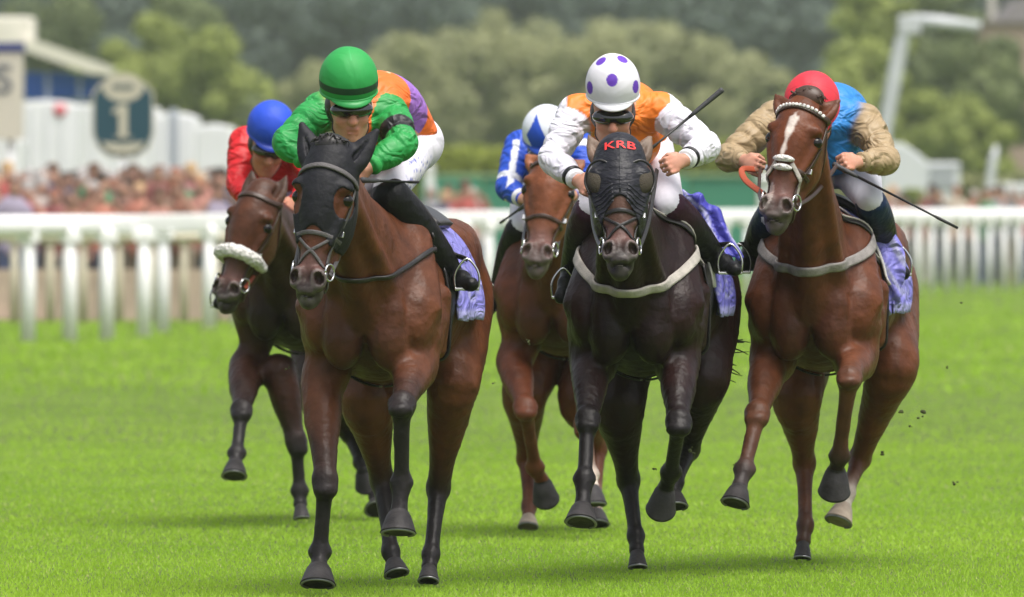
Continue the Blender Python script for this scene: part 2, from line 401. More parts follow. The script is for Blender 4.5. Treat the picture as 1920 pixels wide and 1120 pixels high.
def torso(fl, Lf, cb, cd, g=1.0, belly=1.0):
    X = Lf.R[:, 0]
    nd = [(.02, 1.16, .15, .19), (.16, 1.19, .225, .29), (.38, 1.19, .262, .345), (.70, 1.20, .285, .335), (1.0, 1.215, .27, .315), (1.25, 1.235, .255, .295), (1.5, 1.21, .225, .27), (1.68, 1.17, .15, .20)]
    fl.chain([(Lf((0, y, z)), a*g, b*g) for y, z, a, b in nd], .04, 4, u=X, cols=[cd, cd, cb, cb, cb, cb, cb, cb])  # darker chest, breast and windpipe tone: frontal shade put into the coat colour
    for s in (-1, 1):
        fl.cone(Lf((s*.13, .22, 1.42)), Lf((s*.185, .05, 1.15)), .095, .11, .04, cb, u=X)           # shoulder blade
        fl.cone(Lf((s*.205, .20, 1.42)), Lf((s*.262, .03, 1.16)), .022, .034, .02, cb)               # spine of the blade
        fl.ell(Lf((s*.185, .02, 1.09)), (.080, .10, .12), .022, Lf.R, cb)                            # point of shoulder
        fl.ell(Lf((s*.092, -.055, 1.035)), (.086, .090, .130), .016, Lf.R, cd); fl.ell(Lf((s*.105, -.085, 1.13)), (.06, .05, .09), .02, Lf.R, cb)                     # breast muscle
        fl.cone(Lf((s*.185, .10, 1.05)), Lf((s*.165, .10, .90)), .105, .082, .03, cb)             # upper arm
        fl.cone(Lf((s*.19, .26, 1.10)), Lf((s*.17, .20, .93)), .09, .08, .05, cb)               # triceps
        fl.ell(Lf((s*.15, 1.30, 1.36)), (.12, .26, .15), .06, Lf.R, cb)                             # croup muscle
        fl.cone(Lf((s*.145, 1.42, 1.22)), Lf((s*.155, 1.28, 1.0)), .145, .125, .06, cb)               # thigh
        fl.ell(Lf((s*.20, 1.08, 1.17)), (.08, .14, .14), .06, Lf.R, cb)
    for s in (-1, 1):
        fl.cone(Lf((s*.16, -.05, 1.24)), Lf((s*.135, -.075, .99)), .006, .006, .016, sub=True)           # groove between breast and shoulder
        fl.cone(Lf((s*.245, .30, 1.20)), Lf((s*.225, .34, .99)), .05, .045, .02, cb)
    fl.cone(Lf((0, .12, 1.42)), Lf((0, .62, 1.50)), .07, .06, .06, cb)                             # withers
    fl.ell(Lf((0, -.11, 1.02)), (.006, .07, .17), .022, Lf.R, sub=True)                            # breast furrow
def rotm_axis(a): return None
def front_leg(fl, Rt, E, K, Fk, Cn, c1, c2, c3, s=1.0, blk=.5, i_=0):
    E, K, Fk, Cn = [np.array(q, float) for q in (E, K, Fk, Cn)]
    l = lambda a, b, t: a+(b-a)*t
    up = nrm(E-K); X = Rt
    cu = [c1, c1, c1*(1-blk)+c2*blk, c2]
    fl.chain([(E+up*.06, .084*s, .10*s), (l(E, K, .30), .074*s, .082*s), (l(E, K, .62), .056*s, .060*s), (l(E, K, .86), .045*s, .045*s)], .05, 4, u=X, cols=cu)
    fw = np.array((0, -1., 0)); f2 = nrm(np.cross(X, up)); f2 = f2 if f2 @ fw > 0 else -f2
    fl.ell(K+f2*.004+up*.008, (.056*s, .046*s, .056*s), .022, None, c2)
    fl.ell(K-up*.040, (.049*s, .041*s, .032*s), .026, None, c2)
    rl = rotm_axis(up); sd_ = 1 if i_ else -1
    for a_, w0, w1 in ((.042*sd_, .034, .012), (-.040*sd_, .030, .010), (.004, .036, .014)):
        fl.cone(l(E, K, .05)+X*a_+f2*(.045 if abs(a_) < .01 else .02), l(E, K, .80)+X*a_*.62+f2*(.028 if abs(a_) < .01 else .006), w0, w1, .010, c1)
    fl.cone(l(E, K, .25)-X*sd_*.066+f2*.02, l(K, Fk, .10)-X*sd_*.040+f2*.01, .005, .004, .005, c1*.6+c2*.4)      # vein
    d = nrm(Fk-K)
    fl.chain([(K+d*.03, .040*s), (l(K, Fk, .25), .033*s), (l(K, Fk, .6), .0305*s), (l(K, Fk, .84), .031*s), (Fk, .042*s), (l(Fk, Cn, .55), .031*s), (Cn, .036*s)], .015, 3, cols=[c2, c2, c2, c2, c3, c3, c3])
    fl.ell(Fk+np.array((0, .025, -.005)), (.034*s, .034*s, .036*s), .02, None, c3); fl.ell(Fk, (.048*s, .032*s, .030*s), .014, None, c3)
    b2 = nrm(np.cross(d, X)); b2 = b2 if b2[1] > 0 else -b2
    fl.cone(l(K, Fk, .12)+b2*.028, l(K, Fk, .9)+b2*.030, .013*s, .012*s, .012, c2)             # tendon
def hind_leg(fl, Rt, H, S, Hk, Fk, Cn, c1, c2, c3, s=1.0):
    H, S, Hk, Fk, Cn = [np.array(q, float) for q in (H, S, Hk, Fk, Cn)]
    l = lambda a, b, t: a+(b-a)*t
    fl.chain([(H, .14, .2), (l(H, S, .6), .125, .17), (S, .112*s, .13*s), (l(S, Hk, .35), .085*s, .10*s), (l(S, Hk, .72), .055*s, .07*s), (Hk, .046*s, .062*s)], .06, 4, u=Rt, cols=[c1, c1, c1, c1, c1*.6+c2*.4, c2])
    fl.ell(Hk+np.array((0, .035, .03)), (.030*s, .03*s, .045*s), .02, None, c2)
    for a_ in (-.042, .042): fl.cone(l(S, Hk, .02)+np.array(Rt)*a_*1.3+np.array((0, -.05, 0)), l(S, Hk, .75)+np.array(Rt)*a_*.6, .045, .014, .012, c1); fl.ell(Hk+np.array(Rt)*a_*.8, (.016, .028, .034), .012, None, c2)
    fl.cone(l(S, Hk, .55)+np.array((0, .06, 0)), Hk+np.array((0, .045, .03)), .014, .014, .012, c2)      # achilles tendon
    fl.chain([(Hk, .045*s, .055*s), (l(Hk, Fk, .2), .038*s, .045*s), (l(Hk, Fk, .55), .032*s, .036*s), (l(Hk, Fk, .86), .032*s, .035*s), (Fk, .041*s, .043*s), (l(Fk, Cn, .5), .031*s, .034*s), (Cn, .034*s, .037*s)], .02, 3, u=Rt, cols=[c2, c2, c2, c2, c3, c3, c3])
def strands(name, rootpts, dirs, n, L, rad, mt, parent, wob=.02, grav=0., seed=0, seg=6, frizz=1.0):
    r = np.random.default_rng(seed); mb = MB(); rootpts = np.array(rootpts)
    for i in range(n):
        t = r.uniform(0, 1); p = interp_at(rootpts, t); d = nrm(interp_at(np.array(dirs, float), t)+r.normal(size=3)*.18*frizz); l = L*r.uniform(.6, 1.1)
        ph = r.uniform(0, 6, 3); pts = []
        for j in range(seg+1):
            q = j/seg; pts.append(p+d*l*q+np.array((0, 0, -1))*grav*q*q*l+wob*q*np.sin(ph+q*4))
        mb.tube(np.array(pts)+r.normal(size=3)*rad*1.2, np.linspace(rad, rad*.25, seg+1)*r.uniform(.7, 1.3), 4)
    return mb.build(name, mt, parent)
def build_horse(c):
    D = c['D']; root = np.array([(c['cx']-960)/F*D, D, 0]); P = lambda px, py, dd: W(px, py, D+dd)-root
    th = R(c['yaw']); ct, st = math.cos(th), math.sin(th)
    Rb = np.array([[ct, st, 0], [-st, ct, 0], [0, 0, 1.]]); Lf = Frame((0, 0, c.get('dz', 0)), Rb)
    t = empty(c['name'], root, label=c['label'], cat='horse', group='racehorses galloping towards the winning line')
    cb, cdk, pt, muz = [np.array(q) for q in c['cols']]
    fl = Fld(); torso(fl, Lf, cb, cdk)
    Hd = Frame(P(*c['poll']), rotm(*c['hrot']), np.array((1.13, 1.04*c.get('hs', 1), c.get('hs', 1))))
    # neck
    X = Rb[:, 0]; nb = Lf((0, .10, 1.33)); ne = Hd((0, .14, -.06)); mid = (nb+ne)/2+np.array((0, 0, -.015))
    q1 = nb*.75+ne*.25; 
    fl.chain([(Lf((0, .24, 1.32)), .15, .27), (nb+np.array((0, 0, -.02)), .150, .26), (q1+np.array((0, -.01, -.02)), .125, .215), (mid, .100, .165), (nb*.22+ne*.78, .082, .130), (ne, .072, .105)], .06, 5, u=X, cols=[cb, cb, cb, cb, cb, cb])
    for s in (-1, 1):
        a_, b_ = Hd((s*.080, .20, -.20)), Lf((s*.125, -.03, 1.20)); fl.cone(a_, b_, .006, .010, .02, sub=True)       # jugular groove
        fl.cone(Hd((s*.045, .13, -.10)), Lf((s*.11, .0, 1.16)), .035, .05, .04, cb)          # brachiocephalic line
    fl.cone(Hd((0, .16, -.16)), Lf((0, -.05, 1.10)), .04, .06, .04, cdk)                     # windpipe
    head_prims(fl, Hd, c.get('hcol', cb) if not isinstance(c.get('hcol'), tuple) else np.array(c['hcol']), muz)
    for s in (-1, 1):
        eo = c.get('ear', (.25, 0))[0] if s < 0 else c.get('ear2', c.get('ear', (.25, 0)))[0]
        ear_geo(fl, Hd, s, np.array(c.get('earcol', cb*.6)), out=eo, fwd=c.get('ear', (.25, 0))[1], tall=c.get('eart', 1))
    sock = [np.array(q) for q in c.get('sock', [pt]*4)]
    legs = c['legs']; 
    for i, key in enumerate(('fl', 'fr')):
        E, K, Fk, Cn, G = [P(*q) for q in legs[key]]; front_leg(fl, X, E, K, Fk, Cn, cb, pt, sock[i], blk=c.get('blk', .5), i_=i)
    for i, key in enumerate(('hl', 'hr')):
        s = -1 if key == 'hl' else 1
        S, Hk, Fk, Cn, G = [P(*q) for q in legs[key]]; hind_leg(fl, X, Lf((s*.16, 1.40, 1.15)), S, Hk, Fk, Cn, cb, np.array(c.get('ptn', pt)), sock[2+i])
    fy = [(-1.2, -.18, .0065)]; fz = [(1.05, 2.2, .0085), (0, .3, .009)]
    if c.get('coarse'): fy = [(-1.2, -.18, .009)]; fz = [(1.05, 2.2, .011)]
    blaze = c.get('blaze')
    def colfn(V, col):
        Hl = (V-Hd.o) @ Hd.R/Hd.s
        if blaze is not None:
            b = blaze(Hl); col = col*(1-b[:, None])+np.array((.62, .55, .5))*b[:, None]
        # grey whiskery muzzle edge and pink-grey nose bridge
        on = (Hl[:, 2] > -.52) & (Hl[:, 2] < -.36) & (Hl[:, 1] < .02) & (np.abs(Hl[:, 0]) < .05) & (np.abs(Hl[:, 1]) < .2)
        m = np.exp(-((Hl[:, 2]+.43)/.05)**2)*on*.55*c.get('pink', 1); col = col*(1-m[:, None])+np.array((.17, .085, .075))*m[:, None]
        rim = np.exp(-((np.hypot((np.abs(Hl[:, 0])-.045)/.024, (Hl[:, 2]+.500)/.034)-1.0)/.22)**2)*(Hl[:, 1] < .0)*(Hl[:, 1] > -.09); rim = rim*.5
        col = col*(1-rim[:, None])+np.array((.20, .17, .165))*rim[:, None]
        lip = ((Hl[:, 2] < -.535) & (Hl[:, 2] > -.64) & (np.hypot(Hl[:, 0], Hl[:, 1]) < .12))*(.15+.30*noise3(V, 90, 3)).clip(0, 1)
        col = col*(1-lip[:, None])+np.array((.26, .23, .22))*lip[:, None]
        n = noise3(V, 7, c['seed']); col = col*(1+.10*n[:, None])
        return np.clip(col, .002, 1)
    hx = .0105 if not c.get('coarse') else .013
    me = field_mesh(fl, 'horse_body', .0135, (([(-1, 1, hx)]), fy, fz), base=cb, sig=.025, colfn=colfn)
    # muscle relief and veins
    V = np.empty(len(me.vertices)*3, np.float32); me.vertices.foreach_get('co', V); V = V.reshape(-1, 3)
    N = np.empty(len(me.vertices)*3, np.float32); me.vertices.foreach_get('normal', N); N = N.reshape(-1, 3)
    bodym = np.clip((V[:, 2]-.45)/.15, 0, 1)*np.clip((np.linalg.norm(V-Hd.o, axis=1)-.55)/.15, 0, 1)
    a = bodym*(noise3(V*np.array([1, 1, .45]), 19, c['seed']+5)*.0050+noise3(V*np.array([1, 1, .6]), 42, c['seed']+6)*.0022+.003*np.clip(1-np.abs(noise3(V*np.array([1.3, 1.3, .5]), 26, c['seed']+8))/.07, 0, 1))
    a += (1-bodym)*(V[:, 2] < .9)*noise3(V*np.array([1, 1, .35]), 70, 4)*.0016
    V = V+N*a[:, None]; me.vertices.foreach_set('co', V.ravel()); me.update()
    link('body', me, M_coat, t)
    for key in legs:
        *_, Fk, Cn, G = [P(*q) for q in legs[key]]
        hoof(t, Cn, G, c.get('hface', {}).get(key, (0, -1, .15)), key in c.get('pale', ()), c.get('hsz', {}).get(key, 1.0))
    for s in (-1, 1):
        e = MB(); uu = np.linspace(0, math.pi, 9)
        e.lathe(Hd((s*.0865, .008, -.167))-Hd.R[:, 1]*0, Hd.R @ nrm((s, -.35, .05)), [(.029*math.sin(x)+1e-4, -.029*math.cos(x)) for x in uu], 16)
        e.build('eye', M_eye, t)
    return dict(root=root, t=t, fl=fl, Hd=Hd, Lf=Lf, P=P, cb=cb, X=X, D=D, c=c)
def bridle(h, col=M_leather, band=None, nose=None, brow=True, rings=True, nosemat=None, figure8=False, wid=1.0):
    fl, Hd, t = h['fl'], h['Hd'], h['t']
    b = empty('bridle', (0, 0, 0)); b.parent = t
    hp = lambda L: [Hd(p) for p in L]
    if brow: strap('browband', hp([(-.088, .07, -.03), (-.080, .0, -.038), (-.05, -.045, -.030), (0, -.06, -.024), (.05, -.045, -.030), (.080, .0, -.038), (.088, .07, -.03)]), .024, .007, band or col, b, fl, .005, m=6)
    for s in (-1, 1):
        strap('cheekpiece', hp([(s*.088, .085, -.02), (s*.105, .055, -.12), (s*.10, .04, -.22), (s*.075, .02, -.34), (s*.06, .012, -.44)]), .017*wid, .006, col, b, fl, .004, m=5)
        strap('throatlash', hp([(s*.088, .10, -.02), (s*.10, .13, -.12), (s*.075, .19, -.22), (s*.02, .22, -.27)]), .014, .005, col, b, fl, .004, m=5)
        if rings: MB().torus(Hd((s*.068, .010, -.462)), Hd.R @ nrm((s, -.25, 0)), .033, .0045, 22, 8).build('bit_ring', M_steel, b)
        MB().box(Hd((s*.083, .03, -.30)), (.02, .012, .024), Hd.R).build('buckle', M_steel, b, smooth=False, bevel=.002)
    strap('noseband', hp([(-.075, .07, -.33), (-.068, .015, -.325), (-.045, -.028, -.32), (0, -.045, -.315), (.045, -.028, -.32), (.068, .015, -.325), (.075, .07, -.33)]), .018, .006, nosemat or col, b, fl, .004, m=6)
    if figure8:
        for s in (-1, 1): strap('cross_strap', hp([(s*.070, .03, -.30), (s*.04, -.03, -.355), (-s*.015, -.035, -.40), (-s*.052, .0, -.455)]), .012, .005, col, b, fl, .004, m=5)
    strap('chin_strap', hp([(-.062, .02, -.46), (-.045, .07, -.50), (0, .095, -.52), (.045, .07, -.50), (.062, .02, -.46)]), .016, .005, col, b, fl, .003, m=5)
    return b
def rein(h, side, hand, mt=M_leather, sag=.015, bridge=None, parent=None):
    a = h['Hd']((side*.068, .022, -.47)); b = np.array(hand); m = a*.5+b*.5+np.array((side*.01, 0, -sag)); 
    return strap('rein', [a, a*.75+b*.25+np.array((side*.008, 0, -sag)), m, b], .018, .006, mt, h['t'], None, m=8, nrmdir=(side*.6, -1, .2))
def breastgirth(h, mt, z0=1.33, zc=1.13, w=.045):
    fl, Lf, t = h['fl'], h['Lf'], h['t']
    pts = catmull([Lf(p) for p in [(-.30, .50, z0), (-.28, .22, z0-.03), (-.235, .06, z0-.10), (-.15, -.04, zc+.03), (-.07, -.09, zc+.002), (0, -.1, zc-.005), (.07, -.09, zc+.002), (.15, -.04, zc+.03), (.235, .06, z0-.10), (.28, .22, z0-.03), (.30, .50, z0)]], 4)
    B = Lf.R[:, 1]; mid = np.array([(p-Lf.o) @ B < .10 for p in pts]); pts[mid] -= B*.42
    for _ in range(60): pts[mid] += B*np.clip(fl.ev(pts[mid])-.012, -.02, .06)[:, None]*.8
    for _ in range(3): pts[1:-1] = (pts[:-2]+2*pts[1:-1]+pts[2:])/4
    strap('breast_girth', pts, w, .010, mt, t, fl, .009, m=2, sm=4)
def drape(h, name, mt, y0, y1, a0, a1, parent, off=.014, rip=.012, nu=26, nv=34, flare=.03, side=0, seed=0, colr=None):
    """cloth over the back: a = angle from the spine (degrees), both sides when side = 0"""
    fl, Lf = h['fl'], h['Lf']; P = []
    A = np.linspace(-a1, a1, nv) if side == 0 else np.linspace(a0, a1, nv)*side
    for i in range(nu):
        y = y0+(y1-y0)*i/(nu-1)
        for j in range(nv):
            a = R(A[j]); yy = y+(.16 if colr is not None else .05)*math.sin(a)**2*(i/(nu-1)-.5)+(.06*math.sin(a)**2 if colr is not None else 0)
            P.append(Lf((math.sin(a)*.75, yy, 1.17+math.cos(a)*.75)))
    P = np.array(P); O = np.array([Lf((0, y0+(y1-y0)*i/(nu-1), 1.17)) for i in range(nu) for j in range(nv)]); d = O-P; d /= np.linalg.norm(d, axis=1)[:, None]
    sub = Fld(); sub.p = [p for g in fl.groups() if max(q[1][2] for q in g) > .75 for p in g]
    for _ in range(22): P = P+d*np.clip(sub.ev(P)-off, -.02, .2)[:, None]*.85
    ii = np.repeat(np.linspace(0, 1, nu), nv); aa = np.tile(np.abs(A)/a1, nu)
    r = rip*np.sin(ii*17+aa*5+seed)*np.clip(aa*1.6-.6, 0, 1)+flare*np.clip(aa-.72, 0, 1)*3.3*.3*(1+.6*np.sin(ii*9+seed))
    P = P-d*(np.abs(r)[:, None])
    Q = [(i*nv+j, i*nv+j+1, (i+1)*nv+j+1, (i+1)*nv+j) for i in range(nu-1) for j in range(nv-1)]
    cc = np.tile(np.array(colr if colr is not None else (.5, .5, .5), float), (len(P), 1))
    if colr is not None:
        st = (aa > .93) | ((np.abs(((ii*1.3+aa*2.1) % .5)-.25) < .028) & (aa > .62)) | ((np.hypot((ii-.5)/.22, (aa-.80)/.07) < 1) & (np.hypot((ii-.5)/.15, (aa-.80)/.04) > 1)); cc[st] = np.array(colr)*.6+np.array((.20, .20, .26))
        dk = noise3(P, 30, seed) > .45; cc[dk & ~st] *= .75
    o = link(name, mesh_np(name, P, Q, cc), mt, parent); s = o.modifiers.new('s', 'SOLIDIFY'); s.thickness = .008; s.offset = 0
    return o
def saddlery(h, clothmat, colr, trim=M_pad, foot=None, y0=None, y1=1.02):
    t = h['t']; Lf = h['Lf']; y0 = h['c'].get('cloth', .50)
    o = drape(h, 'saddlecloth', clothmat, y0, y1, 0, 103, t, seed=h['c']['seed'], colr=colr, nu=44, nv=70, rip=.022, flare=.05)
    drape(h, 'saddle_pad', trim, y0-.05, y0-.01, 0, 80, t, off=.018, rip=.004, nu=6, flare=.0)
    drape(h, 'girth', M_leather, .36, .46, 60, 178, t, off=.012, rip=0, nu=6, flare=0, side=1); drape(h, 'girth', M_leather, .36, .46, 60, 178, t, off=.012, rip=0, nu=6, flare=0, side=-1)
    s = drape(h, 'saddle', M_leather, .50, .86, 0, 34, t, off=.04, rip=.0, nu=20, nv=24, flare=0); s.modifiers['s'].thickness = .03
def stirrup(h, foot, top):
    t = h['t']; e = empty('stirrup', (0, 0, 0)); e.parent = t; foot = np.array(foot); top = np.array(top)
    pts = [foot+np.array(q) for q in [(-.046, .0, -.035), (-.05, 0, .01), (-.036, 0, .05), (0, 0, .085), (.036, 0, .05), (.05, 0, .01), (.046, 0, -.035)]]
    MB().tube(catmull(pts, 4), .0048, 8).build('stirrup_iron', M_steel, e)
    MB().box(foot+np.array((0, 0, -.038)), (.10, .045, .012)).build('tread', M_steel, e, bevel=.003, smooth=False)
    strap('stirrup_leather', [foot+np.array((0, 0, .083)), (foot+top)/2, top], .022, .005, M_leather, e, None, m=5, nrmdir=(nrm(foot-h['Lf']((0, foot[1], 1.2)))))
# ---------------------------------------------------------------- people
SK = np.array((.50, .25, .17))
def jockey(j, h):
    """joints in pixels plus depth; meshes stay in the horse's frame, the person is its own top-level object"""
    P, D = h['P'], h['D']; root = h['root']; seat = P(*j['pelvis'])
    loc = root+seat; T = lambda q: P(*q)-seat
    t = empty('person', loc, label=j['label'], cat='jockey', group='jockeys crouching over their racehorses')
    J = {k: T(v) for k, v in j.items() if isinstance(v, tuple) and len(v) == 3 and all(isinstance(x, (int, float)) for x in v)}
    HS = j.get('hscale', 1.10); Hf = Frame(J['head'], rotm(*j['hrot']), HS)
    sk = np.array(j.get('skin', SK)); b = Fld(); b.g = HS
    # head
    b.ell(Hf((0, .01, .015)), (.074, .093, .09), .02, Hf.R, sk)
    b.chain([(Hf((0, -.025, -.03)), .066, .062), (Hf((0, -.035, -.075)), .056, .054), (Hf((0, -.055, -.112)), .032, .032)], .02, 3, u=Hf.R[:, 0], cols=[sk]*3)
    b.cone(Hf((0, -.082, .0)), Hf((0, -.106, -.043)), .010, .0155, .012, sk*np.array((1.1, .9, .85)))
    for s in (-1, 1):
        b.ell(Hf((s*.012, -.098, -.044)), .009, .006, None, sk); b.ell(Hf((s*.038, -.062, -.045)), (.022, .022, .02), .02, Hf.R, sk*np.array((1.08, .85, .8)))
        b.ell(Hf((s*.03, -.088, -.008)), (.018, .014, .012), .01, Hf.R, sub=True); b.ell(Hf((s*.072, .012, -.02)), (.01, .018, .03), .006, Hf.R, sk)
        b.cone(Hf((s*.045, -.015, -.085)), Hf((s*.01, -.06, -.118)), .02, .016, .02, sk*.9)
    lipc = sk*np.array((.9, .5, .5))
    b.cone(Hf((-.018, -.0865, -.074)), Hf((.018, -.0865, -.074)), .007, .007, .006, lipc); b.cone(Hf((-.015, -.0845, -.087)), Hf((.015, -.0845, -.087)), .008, .008, .006, lipc)
    b.ell(Hf((0, -.092, -.0805)), (.024, .010, .0022), .003, Hf.R, sub=True); b.ell(Hf((0, -.07, -.108)), (.02, .018, .016), .012, Hf.R, sk)
    b.g = 1.0; nk = (J['shL']+J['shR'])/2; pel = np.zeros(3)
    b.cone(Hf((0, .03, -.07)), nk, .052, .058, .03, sk)
    b.chain([(nk, .12, .08), (nk*.6+pel*.4, .12, .085), (pel, .13, .1)], .03, 3, cols=[sk]*3)
    for s, q in (('L', -1), ('R', 1)):
        sh, eb, wr, hd = J['sh'+s], J['el'+s], J['wr'+s], J['hd'+s]
        b.cone(sh, eb, .042, .034, .02, sk); b.cone(eb, wr, .033, .025, .02, sk)
        hp, kn, an, to = J['hp'+s], J['kn'+s], J['an'+s], J['to'+s]
        b.cone(hp, kn, .072, .043, .03, sk); b.cone(kn, an+np.array((0, 0, -.01)), .043, .028, .02, sk); b.cone(an+np.array((0, 0, -.022)), an*.35+to*.65+np.array((0, 0, -.016)), .024, .018, .02, sk)
        # hand: palm and curled fingers round the rein
        ax = nrm(hd-wr); inw = nrm(np.array(j.get('hin'+s, (-q*.75, .1, -.35)))); inw = nrm(inw-ax*(inw @ ax)); up = nrm(np.cross(ax, inw))
        if up[2] < 0: up = -up
        pc = wr+ax*.048
        b.cone(wr, pc+ax*.025, .026, .036, .015, sk, u=up, fa=.019, fb=.016)
        for f in range(4):
            o = pc+ax*.04+up*(.030-.021*f); ln = (.030, .034, .032, .026)[f]
            k1 = o+ax*ln*.75-inw*.006; k2 = k1+nrm(ax*.25+inw)*ln*.9; k3 = k2+nrm(-ax*.75+inw*.55)*ln*.75
            b.cone(o-ax*.02, k1, .0098, .0095, .006, sk*np.array((1.06, .92, .9))); b.cone(k1, k2, .0094, .0088, .003, sk); b.cone(k2, k3, .0088, .0075, .003, sk*.95)
        t1 = pc-ax*.01+up*.034; t2 = t1+nrm(ax*.8+up*.35+inw*.5)*.034; t3 = t2+nrm(ax*.6-up*.2+inw*.8)*.028
        b.cone(pc-ax*.02+up*.015, t1, .016, .0125, .01, sk); b.cone(t1, t2, .0115, .0105, .004, sk); b.cone(t2, t3, .0105, .0085, .003, sk)
    link('body', field_mesh(b, 'person_body', .0072, sig=.006, base=sk), M_skin, t)
    # silks: torso and sleeves
    s_ = Fld(); tc = np.array(j['silk']); slv = np.array(j['sleeve']); ch = nk*.7+pel*.3
    back = np.array((0, .02, .02)); HU = np.array(j.get('hump', (0, 0, 0.)), float); X = nrm(J['shR']-J['shL'])
    s_.chain([(nk+np.array((0, -.03, -.02)), .105, .075), (nk*.82+pel*.18+back+HU, .150, .115), (nk*.5+pel*.5+back*1.6+HU, .150, .118), (pel+np.array((0, .0, .03)), .140, .112)], .03, 5, u=X, cols=[tc]*4)
    s_.cone(J['shL']*.8+nk*.2, J['shR']*.8+nk*.2, .078, .078, .03, tc)
    s_.cone(nk+nrm(Hf((0, .03, -.07))-nk)*.02, nk+nrm(Hf((0, .03, -.07))-nk)*.07, .075, .062, .02, np.array(j.get('collar', tc)))
    for s in 'LR':
        sh, eb, wr = J['sh'+s], J['el'+s], J['wr'+s]; l = lambda a, b_, q: a+(b_-a)*q
        fat = j.get('puff', 1)
        s_.chain([(l(sh, eb, .0), .075*fat), (l(sh, eb, .4), .072*fat), (l(sh, eb, .8), .062*fat), (l(eb, wr, .03), .060*fat), (l(eb, wr, .45), .056*fat), (l(eb, wr, .80), .042), (l(eb, wr, .93), .034)], .02, 4, cols=[slv]*7)
    s_.ell(Hf((0, .0, -.02)), (.085, .10, .12), .01, Hf.R, sub=True)
    s_.ell(nk*.62+pel*.38+np.array((0, -.05, -.07)), (.15, .15, .12), .05, None, tc)
    def scol(V, col):
        if j.get('silkfn'): col = j['silkfn'](V, col, J, nk)
        return col
    me = field_mesh(s_, 'shirt', .008, sig=.004, base=tc, colfn=scol)
    V = np.empty(len(me.vertices)*3, np.float32); me.vertices.foreach_get('co', V); V = V.reshape(-1, 3); N = np.empty_like(V).ravel(); me.vertices.foreach_get('normal', N); N = N.reshape(-1, 3)
    amp = np.zeros(len(V))
    for s in 'LR':
        for a_, b_ in (('sh', 'el'), ('el', 'wr')):
            a0, b0 = J[a_+s], J[b_+s]; ln = np.linalg.norm(b0-a0); dd = (b0-a0)/ln; tt = (V-a0) @ dd; dist = np.linalg.norm(V-a0-tt[:, None]*dd, axis=1)
            ins = (dist < .1) & (tt > 0) & (tt < ln); amp -= ins.astype(float)*(1-np.abs(np.sin(tt*34+2.6*noise3(V, 11, 3)+1.2*noise3(V, 27, 5)+dd[0]*V[:, 1]*8)))**2.2*np.clip(noise3(V, 13, 8)*1.5+.75, .1, 1)*.0125*np.clip(np.minimum(tt, ln-tt)/.03, 0, 1)
    amp += noise3(V, 20, 9)*.0022
    V = V+N*amp[:, None]; me.vertices.foreach_set('co', V.ravel()); me.update()
    link('shirt', me, M_silk, t)
    # breeches
    br = Fld(); bc = np.array(j['breech'])
    br.ell(pel+np.array((0, .05, .0)), (.165, .16, .135), .05, None, bc)
    for s in 'LR':
        hp, kn, an = J['hp'+s], J['kn'+s], J['an'+s]; l = lambda a, b_, q: a+(b_-a)*q
        br.chain([(hp, .105), (l(hp, kn, .35), .095), (l(hp, kn, .75), .073), (kn, .063), (l(kn, an, .22), .056)], .05, 4, cols=[bc]*5)
    def bcol(V, col):
        if j.get('breechfn'): col = j['breechfn'](V, col, J, P, seat)
        return col
    me = field_mesh(br, 'breeches', .0115, sig=.005, base=bc, colfn=bcol); link('breeches', me, M_breech, t)
    for s in 'LR':
        kn, an, to = J['kn'+s], J['an'+s], J['to'+s]; l = lambda a, b_, q: a+(b_-a)*q
        bR = j.get('bootr', 1.05); bo = Fld(); top = np.array(j.get('boottop', (.008,)*3)); bk = np.array((.008, .008, .009))
        bo.chain([(l(kn, an, .04), .070*bR), (l(kn, an, .35), .072*bR), (l(kn, an, .75), .056*bR), (l(kn, an, .97), .046)], .01, 4, cols=[top, bk, bk, bk])
        f = nrm(to-an); bo.cone(an-f*.03+np.array((0, 0, -.028)), to+np.array((0, 0, -.012)), .036, .030, .02, bk); bo.cone(an+np.array((0, 0, -.03)), l(an, to, .5)+np.array((0, 0, 0)), .04, .034, .02, bk)
        me = field_mesh(bo, 'boot', .009, sig=.01, base=bk); link('boot', me, j.get('bootmat', mat('boot_leather_attr', attr=True, rough=.4, spec=.18, bump=.5, bscale=20, bdist=.02)), t)
        MB().lathe(J['wr'+s]+nrm(J['wr'+s]-J['el'+s])*(-.030), nrm(J['wr'+s]-J['el'+s]), [(.020, 0), (.040, 0), (.043, .008), (.043, .022), (.038, .03), (.022, .03)], 22).build('cuff', mat('cuff_'+j['key'], j['cuff'], rough=.7, bump=.3, bscale=60), t)
        if j.get('band'): MB().lathe(J['wr'+s]+nrm(J['wr'+s]-J['el'+s])*(-.052), nrm(J['wr'+s]-J['el'+s]), [(.020, 0), (.046, 0), (.047, .008), (.045, .018), (.022, .018)], 22).build('wristband', M_boot, t)
    # helmet
    pit = rotm(0, j.get('helpitch', 0), 0); He = Frame(Hf.o, Hf.R @ pit, 1.0); rx, ry, rz = j.get('hel', (.117, .132, .122)); V = []; cols = []; nu, nv = 84, 150
    hc = j['helcol']; HC = np.array((0, .012, j.get('helz', .075))); HP = j.get('hellow', .36)
    for i in range(nu):
        ph = (math.pi*.5+HP)*i/(nu-1)
        for k in range(nv):
            a = 2*math.pi*k/nv; q = np.array((math.sin(ph)*math.cos(a), math.sin(ph)*math.sin(a), math.cos(ph)))
            r = np.array((rx, ry, rz))*(1+.004*math.sin(a*3+ph*4)); V.append(He(q*r+HC)); cols.append(hc(q))
    Q = [(i*nv+k, (i+1)*nv+k, (i+1)*nv+(k+1) % nv, i*nv+(k+1) % nv) for i in range(nu-1) for k in range(nv)]
